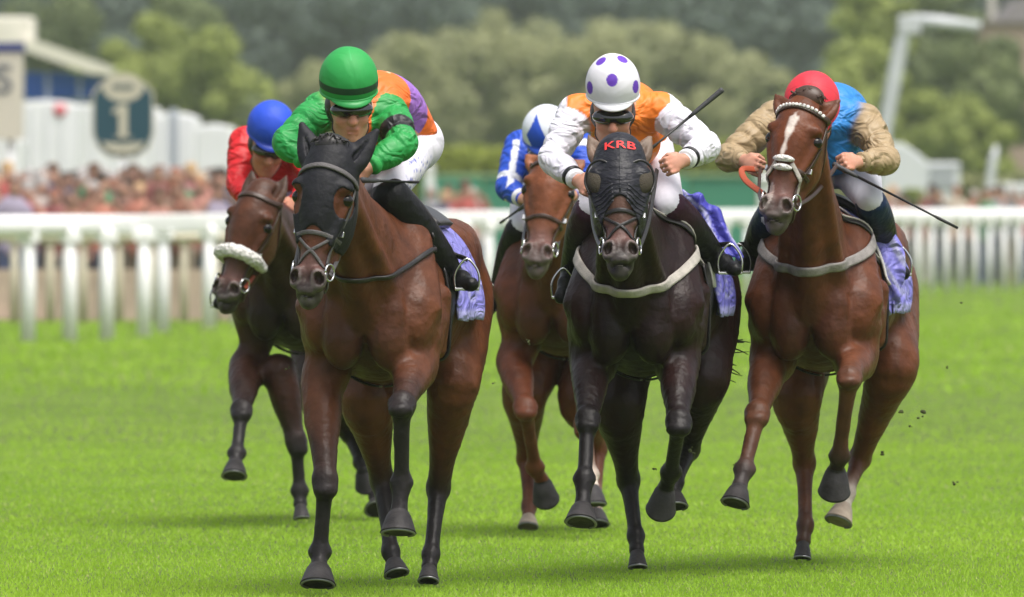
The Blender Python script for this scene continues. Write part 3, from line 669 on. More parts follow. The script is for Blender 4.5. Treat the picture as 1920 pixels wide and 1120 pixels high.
    me = mesh_np('helmet', V, Q, np.array(cols)); o = link('helmet', me, M_cap, t); so_ = o.modifiers.new('s', 'SOLIDIFY'); so_.thickness = .006; so_.offset = -1
    z0 = HC[2]-rz*math.sin(HP); rx *= math.cos(HP)*1.02; ry *= math.cos(HP)*1.02
    rim = MB().torus(He((0, .012, z0+.002)), He.R[:, 2], rx*.985, .0065, 48, 8, u=He.R[:, 0], ax=ry/rx); rim.build('helmet_rim', mat('rim_'+j['key'], j['rimcol'], rough=.4), o)
    pk = MB(); V = []; n = 24      # short peak
    for i in range(n+1):
        a = -math.pi/2+(i/n-.5)*1.9; e = math.cos((i/n-.5)*math.pi)*.034
        for rr, dz in ((.97, 0), (1.0, 0)):
            V.append(He((math.cos(a)*rx*rr, .012+math.sin(a)*(ry*rr), z0+.004)))
        V.append(He((math.cos(a)*(rx+e*.6), .012+math.sin(a)*(ry+e), z0-.012*e/.034)))
        V.append(He((math.cos(a)*(rx+e*.6)*.985, .012+math.sin(a)*(ry+e)*.985, z0-.018*e/.034)))
    Fs = [(i*4+k, i*4+(k+1) % 4, (i+1)*4+(k+1) % 4, (i+1)*4+k) for i in range(n) for k in range(4)]
    pk.add(V, Fs).build('peak', mat('peak_'+j['key'], j['peakcol'], rough=.4), o)
    # goggles and chin strap
    g = Fld(); g.g = HS; g.ell(Hf((0, -.062, -.004)), (.079, .050, .034), .01, Hf.R, np.zeros(3)); g.ell(Hf((0, -.105, -.035)), (.017, .03, .016), .01, Hf.R, sub=True); g.ell(Hf((0, .02, 0)), (.07, .085, .1), .004, Hf.R, sub=True)
    link('goggles', field_mesh(g, 'goggles', .0055), M_gog, t)
    strap('chin_strap', [Hf((-.080, .0, -.01)), Hf((-.070, -.012, -.07)), Hf((-.03, -.05, -.132)), Hf((0, -.062, -.142)), Hf((.03, -.05, -.132)), Hf((.070, -.012, -.07)), Hf((.080, .0, -.01))], .016, .004, M_leather, t, b, .002, m=5)
    hair = Fld(); hair.g = HS; hair.ell(Hf((0, .030, -.012)), (.087, .088, .088), .01, Hf.R, np.zeros(3)); hair.ell(Hf((0, -.07, -.04)), (.078, .080, .12), .01, Hf.R, sub=True)
    link('hair', field_mesh(hair, 'hair', .008), M_hair, t)
    return dict(t=t, J=J, Hf=Hf, He=He, nk=nk, T=T, loc=loc, seat=seat)
def whip(a, b, label, grip=.35, r=.006):
    """a = handle end, b = tip (world)"""
    a = np.array(a); b = np.array(b); t = empty('whip', a, label=label, cat='riding whip', group='riding whips held by the jockeys'); v = b-a
    MB().tube([v*0, v*.02, v*.03, v*grip*.8, v*grip], [.011, .013, .012, .0095, .007], 12).build('grip', M_grip, t)
    MB().tube([v*grip, v*.8, v*.84, v], [.0062, .0045, .007, .006], 10).build('shaft', M_rubber, t)
    return t
# ---------------------------------------------------------------- the five runners
def blaze5(H):
    x, y, z = H.T; cx = np.interp(z, [-.40, -.30, -.20, -.10, -.05], [-.022, -.016, -.004, .004, .006]); wd = np.interp(z, [-.33, -.27, -.20, -.15, -.11, -.085, -.07], [.0, .006, .008, .012, .019, .017, .0])+.003*np.sin(z*70)
    return (np.clip((wd-np.abs(x-cx))/.007+.5, 0, 1)*(y < .05)*(z > -.33)*(z < -.05))*.9+ .55*((np.hypot((x+.035)/.02, (z+.46)/.07) < 1) & (y < 0))
h1 = build_horse(dict(name='racehorse', D=45.7, cx=690, yaw=8, seed=1, label='leading bay racehorse in a black hood carrying the green capped jockey',
    cols=[(.100, .033, .014), (.058, .021, .011), (.017, .014, .015), (.020, .015, .015)], poll=(616, 296, -.60), hrot=(-17, -14, 5), hcol=(.11, .036, .017), ear=(.46, .10), ear2=(.46, .05), earcol=(.01, .01, .012), eart=1.08,
    legs=dict(fl=[(603, 735, .10), (610, 905, -.12), (600, 1035, -.10), (598, 1062, -.14), (596, 1104, -.18)],
              fr=[(778, 690, .02), (753, 762, -.36), (753, 905, -.28), (748, 962, -.31), (746, 1028, -.36)],
              hl=[(688, 745, 1.0), (716, 900, 1.22), (733, 1035, 1.0), (738, 1052, .98), (745, 1083, .94)],
              hr=[(850, 715, 1.02), (822, 915, 1.27), (808, 1040, 1.08), (805, 1062, 1.05), (803, 1098, 1.0)]), blk=.85, hsz=dict(fl=1.14, fr=1.14, hr=.70, hl=.85)))
h2 = build_horse(dict(name='racehorse', D=47.3, cx=1187, yaw=7, seed=2, label='near black racehorse with red letters on its shiny black hood',
    cols=[(.016, .0052, .0048), (.011, .0040, .0038), (.010, .008, .0085), (.010, .008, .008)], poll=(1162, 286, -.62), hrot=(0, -28, 0), hs=.93, hcol=(.085, .042, .030), ear=(.36, .05), ear2=(.36, .05), earcol=(.16, .11, .08), eart=.98,
    legs=dict(fl=[(1108, 690, .08), (1102, 790, -.28), (1096, 898, -.44), (1092, 950, -.5), (1088, 996, -.56)],
              fr=[(1272, 700, .02), (1272, 795, -.28), (1258, 885, -.05), (1248, 915, .02), (1240, 952, .08)],
              hl=[(1160, 755, 1.0), (1178, 900, 1.24), (1192, 1005, 1.1), (1194, 1032, 1.06), (1196, 1070, 1.02)],
              hr=[(1318, 710, 1.0), (1292, 840, 1.3), (1266, 905, 1.05), (1263, 925, 1.02), (1266, 958, .98)]), hsz=dict(fl=1.08, hl=.66, hr=.9)))
h5 = build_horse(dict(name='racehorse', D=48.6, cx=1524, yaw=8, seed=3, label='chestnut racehorse with a white blaze and white noseband carrying the red capped jockey',
    cols=[(.108, .034, .014), (.068, .023, .012), (.10, .04, .022), (.06, .045, .042)], poll=(1503, 200, -.58), hrot=(-20, -24, 6), hs=.94, cloth=.40, hcol=(.115, .034, .013), ear=(.72, .1), ear2=(.55, .1), eart=.78, earcol=(.10, .035, .018), blaze=blaze5,
    legs=dict(fl=[(1440, 690, .08), (1420, 778, -.28), (1396, 880, -.46), (1386, 915, -.52), (1374, 962, -.58)],
              fr=[(1604, 672, .05), (1592, 712, -.36), (1574, 855, -.18), (1568, 880, -.14), (1563, 930, -.08)],
              hl=[(1495, 740, 1.0), (1508, 868, 1.25), (1510, 985, 1.08), (1506, 1015, 1.04), (1504, 1053, 1.0)],
              hr=[(1672, 690, 1.0), (1612, 860, 1.3), (1588, 925, 1.12), (1582, 950, 1.08), (1566, 996, 1.02)]),
    sock=[(.035, .028, .028), (.03, .02, .018), (.06, .03, .02), (.5, .44, .38)], ptn=(.10, .035, .017), hsz=dict(fr=1.1, hl=.62), pale=('hr',)))
h3 = build_horse(dict(name='racehorse', D=53.4, cx=1040, yaw=8, seed=4, coarse=True, label='light chestnut racehorse running behind, half hidden by the near black horse',
    cols=[(.095, .026, .010), (.055, .018, .009), (.11, .034, .016), (.07, .05, .047)], poll=(1037, 302, -.58), hrot=(-8, -24, 6), hs=.95, hcol=(.17, .055, .024), ear=(.85, .05), ear2=(.85, .05), eart=.62, earcol=(.26, .10, .05),
    legs=dict(fl=[(966, 690, .08), (985, 768, -.25), (1003, 875, -.02), (1016, 900, .04), (1026, 948, .12)],
              fr=[(1110, 700, .05), (1098, 800, -.2), (1106, 890, -.3), (1110, 915, -.34), (1114, 960, -.38)],
              hl=[(985, 735, 1.0), (988, 860, 1.25), (992, 950, 1.08), (991, 968, 1.04), (990, 994, 1.0)],
              hr=[(1090, 745, 1.0), (1120, 840, 1.25), (1117, 940, 1.08), (1118, 960, 1.04), (1119, 990, 1.0)]),
    hsz=dict(hl=.8), sock=[(.11, .034, .016), (.5, .42, .36), (.13, .05, .03), (.4, .3, .25)], pale=('hl',)))
h4 = build_horse(dict(name='racehorse', D=55.2, cx=536, yaw=10, seed=5, coarse=True, label='dark bay racehorse wearing a white sheepskin noseband, leftmost of the field',
    cols=[(.040, .014, .008), (.016, .009, .007), (.020, .017, .018), (.020, .015, .014)], poll=(484, 360, -.60), hrot=(-27, -18, 10), hcol=(.080, .028, .014), ear=(.22, .1), ear2=(.10, .1), eart=.95, earcol=(.06, .035, .025),
    legs=dict(fl=[(460, 700, .08), (453, 772, -.28), (444, 850, -.42), (441, 868, -.46), (439, 905, -.52)],
              fr=[(530, 720, .05), (556, 830, .0), (562, 920, .02), (563, 945, .0), (566, 976, -.03)],
              hl=[(600, 740, 1.0), (655, 810, 1.3), (676, 868, 1.15), (681, 882, 1.12), (688, 908, 1.16)],
              hr=[(700, 745, 1.0), (700, 860, 1.25), (705, 930, 1.1), (706, 945, 1.06), (707, 965, 1.0)]), hsz=dict(fr=.66)))
# --- tack
bridle(h1, M_greystrap, brow=False, nosemat=M_greystrap, figure8=True); bridle(h2, M_leather, brow=False, figure8=True); bridle(h3, M_brown)
b5 = bridle(h5, M_brown, figure8=False); b4 = bridle(h4, M_brown)
Hd = h5['Hd']
for i in range(15):    # white beads along the chestnut's browband
    a = i/14*2-1; p = h5['fl'].project(np.array([Hd((a*.086, .055*a*a*1.1-.055+(.07 if abs(a) > .9 else 0)*0, -.026-.010*a*a))]), .011)[0]
    MB().lathe(p, Hd.R @ nrm((a, -1, 0)), [(.001, -.004), (.0085, -.003), (.0085, .004), (.001, .006)], 10).build('bead', M_fleece, b5)
for nm, zz in (('nose_pad', -.285), ('nose_pad', -.325)):
    mb = MB(); P_ = h5['fl'].project(np.array([Hd((x, -.05, zz)) for x in np.linspace(-.035, .035, 7)]), .014); mb.tube(P_, [.005, .011, .014, .0145, .014, .011, .005], 12); mb.build(nm, M_fleece, b5)
strap('cross_strap', [Hd(p) for p in [(.03, -.05, -.30), (.055, -.02, -.34), (.068, .02, -.39), (.072, .03, -.44)]], .018, .006, M_whitestrap, b5, h5['fl'], .006)
strap('cross_strap', [Hd(p) for p in [(-.03, -.05, -.30), (-.055, -.02, -.34), (-.068, .02, -.39), (-.06, .02, -.45)]], .018, .006, M_whitestrap, b5, h5['fl'], .006)
Hd = h4['Hd']; sp = h4['fl'].project(np.array([Hd(p) for p in catmull([(-.085, .10, -.345), (-.085, .03, -.335), (-.06, -.03, -.325), (0, -.055, -.318), (.06, -.03, -.325), (.085, .03, -.335), (.085, .10, -.345)], 5)]), .018)
sf = Fld(); rr = .030*np.sin(np.linspace(.35, math.pi-.35, len(sp)))**.35
for i in range(len(sp)-1): sf.cone(sp[i], sp[i+1], rr[i], rr[i+1], .01, np.array((.75, .73, .70)))
me = field_mesh(sf, 'sheepskin', .007); V = np.empty(len(me.vertices)*3, np.float32); me.vertices.foreach_get('co', V); V = V.reshape(-1, 3); N = np.empty(V.size, np.float32); me.vertices.foreach_get('normal', N); V += N.reshape(-1, 3)*(noise3(V, 190, 1)*.006)[:, None]; me.vertices.foreach_set('co', V.ravel()); me.update()
link('sheepskin_noseband', me, M_fleece, b4)
# --- hoods
def hood(h, cut, mt, name='hood', off=.006, hh=.0065, ears=False, cups=False):
    Hd = h['Hd']; f = Fld(); head_prims(f, Hd, h['cb'], h['cb']); f.p = [p for p in f.p if not p[7]]
    f.chain([(Hd((0, .14, -.06)), .085, .12), (Hd((0, .05, 0)), .082, .095)], .04, 3, u=Hd.R[:, 0])
    if ears:
        for s in (-1, 1): ear_geo(f, Hd, s, np.zeros(3), out=(h['c']['ear'][0] if s < 0 else h['c']['ear2'][0]), fwd=h['c']['ear'][1], tall=h['c'].get('eart', 1)*1.02, off=.004)
    def cf(X, Y, Z):
        q = [X-Hd.o[0], Y-Hd.o[1], Z-Hd.o[2]]; x, y, z = [sum(q[i]*Hd.R[i, j] for i in range(3)) for j in range(3)]; return cut(x, y, z)
    me = field_mesh(f, name, hh, off=off, cut=cf); o = link(name, me, mt, h['t']); return o, f
def cut1(x, y, z):
    low = -(z+.345)+.10*np.clip(np.abs(x)*11-.0, 0, 1)*0-.055*np.clip(1-(x/.06)**2, 0, 1)*(y < .06)-.0     # scalloped lower edge
    e = 1-np.sqrt(((np.abs(x)-.094)/.040)**2+((y-.01)/.085)**2+((z+.175)/.068)**2)
    return np.maximum(np.maximum(-(z+.36-.07*np.clip(1-(x/.065)**2, 0, 1)*(y < .05)), e*.04), y-.16)
hd1, f1 = hood(h1, cut1, M_hood, ears=True)
f1h = Fld(); head_prims(f1h, h1['Hd'], h1['cb'], h1['cb']); f1h.p = [p for p in f1h.p if not p[7]]
strap('browband', [h1['Hd'](p) for p in [(-.10, .07, -.10), (-.092, .0, -.075), (-.055, -.06, -.052), (0, -.07, -.045), (.055, -.06, -.052), (.092, .0, -.075), (.10, .07, -.10)]], .020, .008, M_greystrap, hd1, f1h, .012)
def cut2(x, y, z): return np.maximum(-(z+.335-.10*np.clip(1-(x/.075)**2, 0, 1)*(y < .05)), np.maximum(y-.17, z-.10))
hd2, f2 = hood(h2, cut2, M_hoodshine, off=.010)
Hd = h2['Hd']
for s in (-1, 1):
    cu = Fld(); cu.ell(Hd((s*.078, -.016, -.148)), (.049, .041, .068), .01, Hd.R, np.zeros(3)); link('eye_cup', field_mesh(cu, 'eye_cup', .007), M_mesh, hd2)
    MB().tube(catmull([Hd((s*.030, -.062, -.120)), Hd((s*.045, -.066, -.090)), Hd((s*.078, -.058, -.072)), Hd((s*.112, -.035, -.092)), Hd((s*.126, -.01, -.15)), Hd((s*.110, -.01, -.215))], 5), .0055, 8).build('cup_rim', M_leather, hd2)
    for k in range(5):     # gathered seams fanning from the cups
        z = -.235-.022*k; strap('seam', [Hd(q) for q in [(s*.02, -.06, -.20-.018*k), (s*.055, -.05, z+.012), (s*.085, -.01, z)]], .007, .003, M_hoodshine, hd2, f2, .011, m=5)
strap('centre_seam', [Hd(q) for q in [(0, -.0, .06), (0, -.07, -.05), (0, -.08, -.15), (0, -.08, -.24)]], .008, .004, M_hoodshine, hd2, f2, .011)
# letters on the hood
cu = bpy.data.curves.new('letters', 'FONT'); cu.body = 'KRB'; cu.size = .060; cu.align_x = 'CENTER'; cu.offset = .0007; cu.resolution_u = 3; cu.space_character = 1.05
tmp = bpy.data.objects.new('letters_src', cu); C.objects.link(tmp); dg = bpy.context.evaluated_depsgraph_get(); dg.update()
me = bpy.data.meshes.new_from_object(tmp.evaluated_get(dg)); bpy.data.objects.remove(tmp)
import bmesh
bm = bmesh.new(); bm.from_mesh(me); bmesh.ops.triangulate(bm, faces=bm.faces[:])
for _ in range(2): bmesh.ops.subdivide_edges(bm, edges=[e for e in bm.edges if e.calc_length() > .006], cuts=1)
bmesh.ops.triangulate(bm, faces=bm.faces[:])
L = np.array([Hd((v.co.x*1.05, -.09, v.co.y-.018)) for v in bm.verts]); 
for _ in range(14): L = L-(Hd.R[:, 1]*-1)*np.clip(f2.ev(L)-.0135, -.02, .02)[:, None]*.9
for v, p in zip(bm.verts, L): v.co = p
bm.to_mesh(me); bm.free(); link('hood_lettering', me, mat('red_print', (.75, .03, .03), rough=.6), hd2)
# --- forelocks and manes
Hd = h1['Hd']
strands('forelock', [Hd((-.045, .0, .060)), Hd((0, -.01, .085)), Hd((.045, .0, .060))], [Hd.R @ np.array((-.9, -.5, .75)), Hd.R @ np.array((0, -.9, .9)), Hd.R @ np.array((.9, -.5, .75))], 70, .045, .0055, M_hair, h1['t'], wob=.012, grav=.9, seed=2)
kn = Fld(); kn.ell(Hd((0, .015, .058)), (.066, .048, .046), .01, Hd.R, np.zeros(3)); kn.ell(Hd((-.01, .0, .05)), (.05, .04, .04), .02, Hd.R); link('topknot', field_mesh(kn, 'topknot', .008), M_hair, h1['t'])
Hd = h5['Hd']; kn = Fld(); kn.ell(Hd((.012, .02, .055)), (.070, .045, .055), .01, Hd.R, np.zeros(3)); link('topknot', field_mesh(kn, 'topknot', .008), M_hairbrown, h5['t'])
strands('forelock', [Hd((-.04, -.0, .04)), Hd((.01, -.01, .07)), Hd((.06, .01, .04))], [Hd.R @ np.array((-.6, -.2, .5)), Hd.R @ np.array((.0, -.5, .9)), Hd.R @ np.array((.8, -.2, .6))], 60, .040, .005, M_hairbrown, h5['t'], wob=.01, grav=.9, seed=3)
for h, m_ in ((h1, M_hair), (h2, M_hair), (h5, M_hairbrown), (h3, M_hairbrown), (h4, M_hair)):
    Hd, Lf = h['Hd'], h['Lf']; a = Hd((0, .17, .04)); b_ = Lf((0, .08, 1.60)); crest = catmull([a, a*.65+b_*.35+np.array((0, 0, .01)), a*.3+b_*.7+np.array((0, 0, 0)), b_], 4)
    crest = h['fl'].project(crest, -.008); crest[:, 0] = crest[:, 0]
    strands('mane', crest, [np.array((-.6, .5, .55)), np.array((-.5, .6, .6)), np.array((-.6, .5, .5))], 170, .13, .004, m_, h['t'], wob=.02, grav=.9, seed=h['c']['seed'])
    dock = Lf((0, 1.70, 1.30)); tl = [dock, Lf((.02, 1.90, 1.32))]
    strands('tail', [dock, Lf((.01, 1.86, 1.30)), Lf((.03, 1.95, 1.20))], [Lf.R @ np.array(q) for q in ((-.02, .9, .1), (.0, .9, -.1), (.02, .8, -.3))], 150, .48, .005, m_, h['t'], wob=.03, grav=.5, seed=h['c']['seed']+9, seg=9, frizz=.45)
strands('tail_wisps', [h2['P'](1345, 635, 1.7), h2['P'](1330, 700, 1.7)], [np.array((1, .1, -.05)), np.array((.9, .1, -.3))], 12, .15, .006, M_hair, h2['t'], wob=.008, grav=.1, seed=4, frizz=.6)
# --- girths, cloths, saddles
breastgirth(h2, M_whitestrap, 1.42, 1.205, .040); breastgirth(h5, mat('pale_grey_webbing', (.24,.22,.21), rough=.7, noise=.3, nscale=25, bump=.4, bscale=120), 1.47, 1.285, .042)
breastgirth(h1, M_leather, 1.50, 1.27, .020)
for h, m_ in ((h1, (.20, .19, .55)), (h2, (.13, .12, .48)), (h5, (.19, .18, .56)), (h3, (.03, .04, .26)), (h4, (.02, .03, .22))): saddlery(h, M_cloth, m_)
for h, xx in ((h5, 1), (h2, 1)):
    strap('saddle_strap', [h['Lf'](p) for p in [(.10, .08, 1.62), (.18, .15, 1.52), (.25, .25, 1.40), (.28, .40, 1.30)]], .030, .009, M_leather, h['t'], h['fl'], .006)
    strap('saddle_strap', [h['Lf'](p) for p in [(.11, .10, 1.62), (.19, .17, 1.52), (.26, .27, 1.40), (.28, .42, 1.30)]], .010, .009, M_whitestrap, h['t'], h['fl'], .010)
# --- jockeys
ORANGE = (.80, .15, .02); GREEN = (.015, .27, .055); WHITE = (.72, .70, .78); PURP = (.12, .04, .42)
def silk1(V, col, J, nk):
    x, y, z = V.T; d = np.linalg.norm(V-nk, axis=1); tors = (col[:, 0] > col[:, 1])
    pel = np.zeros(3); ax = nrm(pel-nk); t_ = (V-nk) @ ax; X = nrm(J['shR']-J['shL']); sx = (V-nk) @ X
    pur = (sx > .118+.01*np.sin(t_*30)) & (t_ > .14) & (t_ < .34); p2 = (sx < -.12) & (t_ > .10)
    col = col.copy(); col[tors & (pur | p2)] = (.30, .13, .50); col[tors & (sx > .100) & (sx < .118) & (t_ > .10)] = (.85, .5, .3)
    for s in 'LR':   # dark armband just above the elbow
        a, b = J['sh'+s], J['el'+s]; ln = np.linalg.norm(b-a); tt = ((V-a) @ (b-a))/ln/ln
        near = np.linalg.norm(V-a-np.clip(tt, 0, 1)[:, None]*(b-a), axis=1) < .10; col[near & (tt > .50) & (tt < .80) & (s == 'R')] = (.015, .015, .018)
        if s == 'R': green = near & (tt > -.15) & (tt <= .50); col[green] = GREEN
    return col
def vest(V, col, J, nk):
    col = col.copy(); X = nrm(J['shR']-J['shL']); sx = np.abs((V-nk) @ X); hw = np.linalg.norm(J['shR']-J['shL'])/2
    far = np.ones(len(V), bool)
    for s in 'LR':
        a, b = J['sh'+s], J['el'+s]; tt = ((V-a) @ (b-a))/np.sum((b-a)**2); w_ = J['wr'+s]; t2 = np.clip(((V-b) @ (w_-b))/np.sum((w_-b)**2), 0, 1); far &= ~((tt > .16) & (np.linalg.norm(V-a-np.clip(tt, 0, 1)[:, None]*(b-a), axis=1) < .1)) & ~(np.linalg.norm(V-b-t2[:, None]*(w_-b), axis=1) < .085)
    col[far & (sx < hw+.035)] = (.82, .20, .02); return col
def dots(q):
    for d in ((-.04, -.90, .48), (-.86, -.50, .08), (.84, -.52, .12), (-.46, -.20, .90), (.36, -.16, .95), (0, .6, .8), (-.95, .2, .3), (.95, .2, .3)):
        d = nrm(d); 
        a = float(np.clip((q @ d-.977)/.0025, 0, 1))
        if a > 0: return tuple(np.array(PURP)*a+np.array((.70, .69, .74))*(1-a))
    return (.70, .69, .74)
def b1(V, col, J, P, seat):
    r = np.random.default_rng(5); col = col.copy(); W0 = V+seat; pxx = 960+W0[:, 0]*0
    a0 = P(758, 285, 0)-seat; a1 = P(800, 372, 0)-seat; m = np.clip((noise3(V, 150, 3)*1.6+noise3(V, 300, 4)*1.2-.35)*2, 0, 1)*np.clip((V[:, 0]-a0[0])/.02, 0, 1)*np.clip((a1[0]+.03-V[:, 0])/.02, 0, 1)*np.clip((a0[2]-V[:, 2])/.03, 0, 1)*np.clip((V[:, 2]-a1[2])/.03, 0, 1); return col*(1-m[:, None])+np.array((.06, .09, .40))*m[:, None]
    l = J['hpR']; k = J['knR']
    for i in range(26):     # blurred blue lettering down the thigh
        c0 = P(r.uniform(760, 798), r.uniform(285, 372), 0)-seat; m = (np.abs(V[:, 0]-c0[0]) < r.uniform(.006, .014)) & (np.abs(V[:, 2]-c0[2]) < r.uniform(.006, .012)) & (V[:, 1] < l[1]+.05); col[m] = (.05, .08, .42)
    return col
j1 = jockey(dict(key='a', label='jockey in green cap and green sleeves riding the leading bay horse', head=(655, 196, -.04), hrot=(8, 14, -3), helpitch=6,
    shL=(603, 208, .26), elL=(538, 268, .06), wrL=(572, 302, -.0), hdL=(600, 322, -.06), shR=(732, 218, .24), elR=(756, 270, .06), wrR=(694, 312, -.04), hdR=(672, 340, -.06),
    pelvis=(757, 268, .66), hpL=(712, 285, .62), hpR=(768, 280, .60), knL=(632, 392, .14), knR=(728, 366, .14), anL=(612, 500, .42), anR=(850, 515, .42), toL=(604, 520, .32), toR=(884, 528, .28),
    silk=ORANGE, sleeve=GREEN, silkfn=silk1, breech=WHITE, breechfn=b1, collar=(.7, .05, .02), boottop=(.008, .008, .009), cuff=(.02, .3, .06), helcol=lambda q: (.010, .05, .022) if -.13 < q[2] < .06 else ((.022, .30, .065) if abs(q[0]) > .012 or q[2] < .1 else (.03, .36, .09)), rimcol=(.02, .30, .06), peakcol=(.02, .28, .06), puff=1.06, hel=(.119, .136, .135), helz=.10, hump=(.03, 0, .055), bootr=1.2), h1)
j2 = jockey(dict(key='b', label='jockey in white cap with purple dots, orange body and white sleeves', head=(1149, 209, -.03), hrot=(0, 16, 0), helpitch=4, band=True,
    shL=(1080, 212, .26), elL=(1036, 298, .10), wrL=(1082, 338, -.10), hdL=(1105, 352, -.2), shR=(1240, 208, .26), elR=(1325, 275, .12), wrR=(1285, 300, -.08), hdR=(1232, 318, -.2),
    pelvis=(1190, 280, .70), hpL=(1160, 300, .66), hpR=(1218, 300, .66), knL=(1106, 395, .18), knR=(1258, 388, .18), anL=(1070, 508, .44), anR=(1342, 482, .46), toL=(1052, 552, .30), toR=(1378, 500, .32),
    silk=(.82, .20, .02), sleeve=WHITE, silkfn=vest, breech=WHITE, boottop=(.05, .012, .03), cuff=(.75, .75, .78), helcol=dots, rimcol=(.72, .72, .75), peakcol=(.72, .72, .76), puff=1.05, hump=(0, 0, .03), bootr=1.02, hel=(.114, .13, .132), helz=.112), h2)
BLUE5 = (.02, .20, .55); KHAKI = (.34, .25, .14)
j5 = jockey(dict(key='c', label='jockey with head bowed in red cap, blue body and khaki sleeves', head=(1524, 214, .02), hrot=(-6, 48, 0), helpitch=5,
    shL=(1452, 222, .28), elL=(1366, 296, .10), wrL=(1392, 300, -.04), hdL=(1425, 316, -.14), shR=(1620, 228, .30), elR=(1662, 302, .10), wrR=(1612, 304, -.04), hdR=(1574, 304, -.15),
    pelvis=(1580, 285, .70), hpL=(1545, 310, .64), hpR=(1600, 310, .62), knL=(1450, 400, .16), knR=(1632, 378, .18), anL=(1408, 478, .42), anR=(1668, 472, .52), toL=(1378, 500, .30), toR=(1694, 508, .42),
    silk=BLUE5, sleeve=KHAKI, breech=(.55, .55, .62), boottop=(.012, .03, .09), cuff=(.30, .22, .12), helcol=lambda q: (.62, .03, .05) if abs(math.sin(4*math.atan2(q[1], q[0]))) > .1 else (.45, .02, .035), rimcol=(.5, .02, .04), peakcol=(.5, .02, .04), puff=1.05, bootr=1.0, hump=(.02, 0, .05), hel=(.119, .135, .12)), h5)
BLUE3 = (.015, .07, .48)
def silk3(V, col, J, nk):
    col = col.copy()
    a, b = J['shL'], J['elL']; ln = np.linalg.norm(b-a); tt = ((V-a) @ (b-a))/ln/ln; near = np.linalg.norm(V-a-np.clip(tt, 0, 1)[:, None]*(b-a), axis=1) < .11
    x = V[:, 0]-a[0]-(V[:, 2]-a[2])*.15; col[near & (np.abs(x+.018) < .016) & (tt > .1)] = (.7, .72, .8); col[near & (tt > .80) & (tt < .93)] = (.7, .72, .8)
    col[(np.abs(V[:, 2]-nk[2]-.02) < .018) & ~near] = (.7, .72, .8)
    return col
j3 = jockey(dict(key='d', label='jockey in blue and white silks half hidden behind the orange bodied rider', head=(1026, 280, -.02), hrot=(-4, 18, 0), helpitch=6,
    shL=(974, 275, .24), elL=(952, 352, .06), wrL=(978, 372, -.1), hdL=(998, 372, -.2), shR=(1085, 275, .24), elR=(1110, 350, .1), wrR=(1075, 365, -.1), hdR=(1052, 372, -.2),
    pelvis=(1040, 320, .78), hpL=(1005, 345, .74), hpR=(1070, 345, .74), knL=(976, 430, .16), knR=(1105, 430, .16), anL=(936, 545, .44), anR=(1140, 540, .44), toL=(918, 575, .32), toR=(1155, 560, .46),
    silk=BLUE3, sleeve=BLUE3, silkfn=silk3, breech=WHITE, cuff=(.7, .7, .75), helcol=lambda q: BLUE3 if (abs(q[0]+.36)/.42+abs(q[2]-.12)/.75 < 1 and q[1] < .2) else (.65, .68, .76), rimcol=BLUE3, peakcol=BLUE3, helz=.09), h3)
RED4 = (.62, .012, .018)
j4 = jockey(dict(key='e', label='jockey in blue cap and red silks with head bowed, leftmost of the riders', head=(503, 270, -.02), hrot=(10, 26, 6), helpitch=4, skin=(.42, .19, .12),
    shL=(458, 268, .24), elL=(448, 345, .10), wrL=(476, 385, -.1), hdL=(492, 392, -.18), shR=(560, 272, .26), elR=(588, 345, .1), wrR=(552, 382, -.08), hdR=(535, 392, -.18),
    pelvis=(545, 322, .78), hpL=(520, 345, .74), hpR=(572, 345, .74), knL=(470, 430, .16), knR=(610, 430, .16), anL=(424, 545, .44), anR=(640, 540, .44), toL=(410, 565, .32), toR=(655, 560, .46),
    silk=RED4, sleeve=RED4, breech=(.42, .38, .52), cuff=(.5, .02, .02), helcol=lambda q: (.018, .07, .55), rimcol=(.02, .06, .45), peakcol=(.015, .05, .42), puff=1.05, helz=.095), h4)
# --- reins, whips, stirrups
def hand(h, j, s): return j['T'](j_px[j['t'].name][s]) if False else (j['J']['hd'+s]+j['seat'])
for h, j, m_ in ((h1, j1, M_greystrap), (h2, j2, M_leather), (h5, j5, M_brown), (h3, j3, M_leather), (h4, j4, M_orange_rein)):
    for s, q in (('L', -1), ('R', 1)): rein(h, q, hand(h, j, s), m_)
strap('rein', [h5['P'](1418, 318, -.12), h5['P'](1392, 318, -.2), h5['P'](1398, 338, -.3), h5['P'](1432, 365, -.5)], .026, .008, M_orange_rein, h5['t'], None, m=8, nrmdir=(0, -1, .3))
for h, j in ((h1, j1), (h2, j2), (h5, j5), (h3, j3), (h4, j4)):
    for s, q in (('L', -1), ('R', 1)):
        f = (j['J']['an'+s]*.25+j['J']['to'+s]*.75)+j['seat']; stirrup(h, f, h['fl'].project([h['Lf']((q*.2, .6, 1.52))], .03)[0])
whip(W(1355, 168, 47.10), W(1205, 292, 47.02), 'black riding whip with thick grip raised by the orange bodied jockey', .42)
whip(W(1562, 308, 48.42), W(1796, 428, 48.25), 'long black riding whip slanting down past the khaki sleeve', .2)
whip(W(678, 338, 45.5), W(784, 342, 45.95), 'short black riding whip held level across white breeches', .3)
whip(W(985, 385, 53.2), W(938, 418, 53.4), 'dark riding whip below the blue sleeve of the hidden rider', .3)

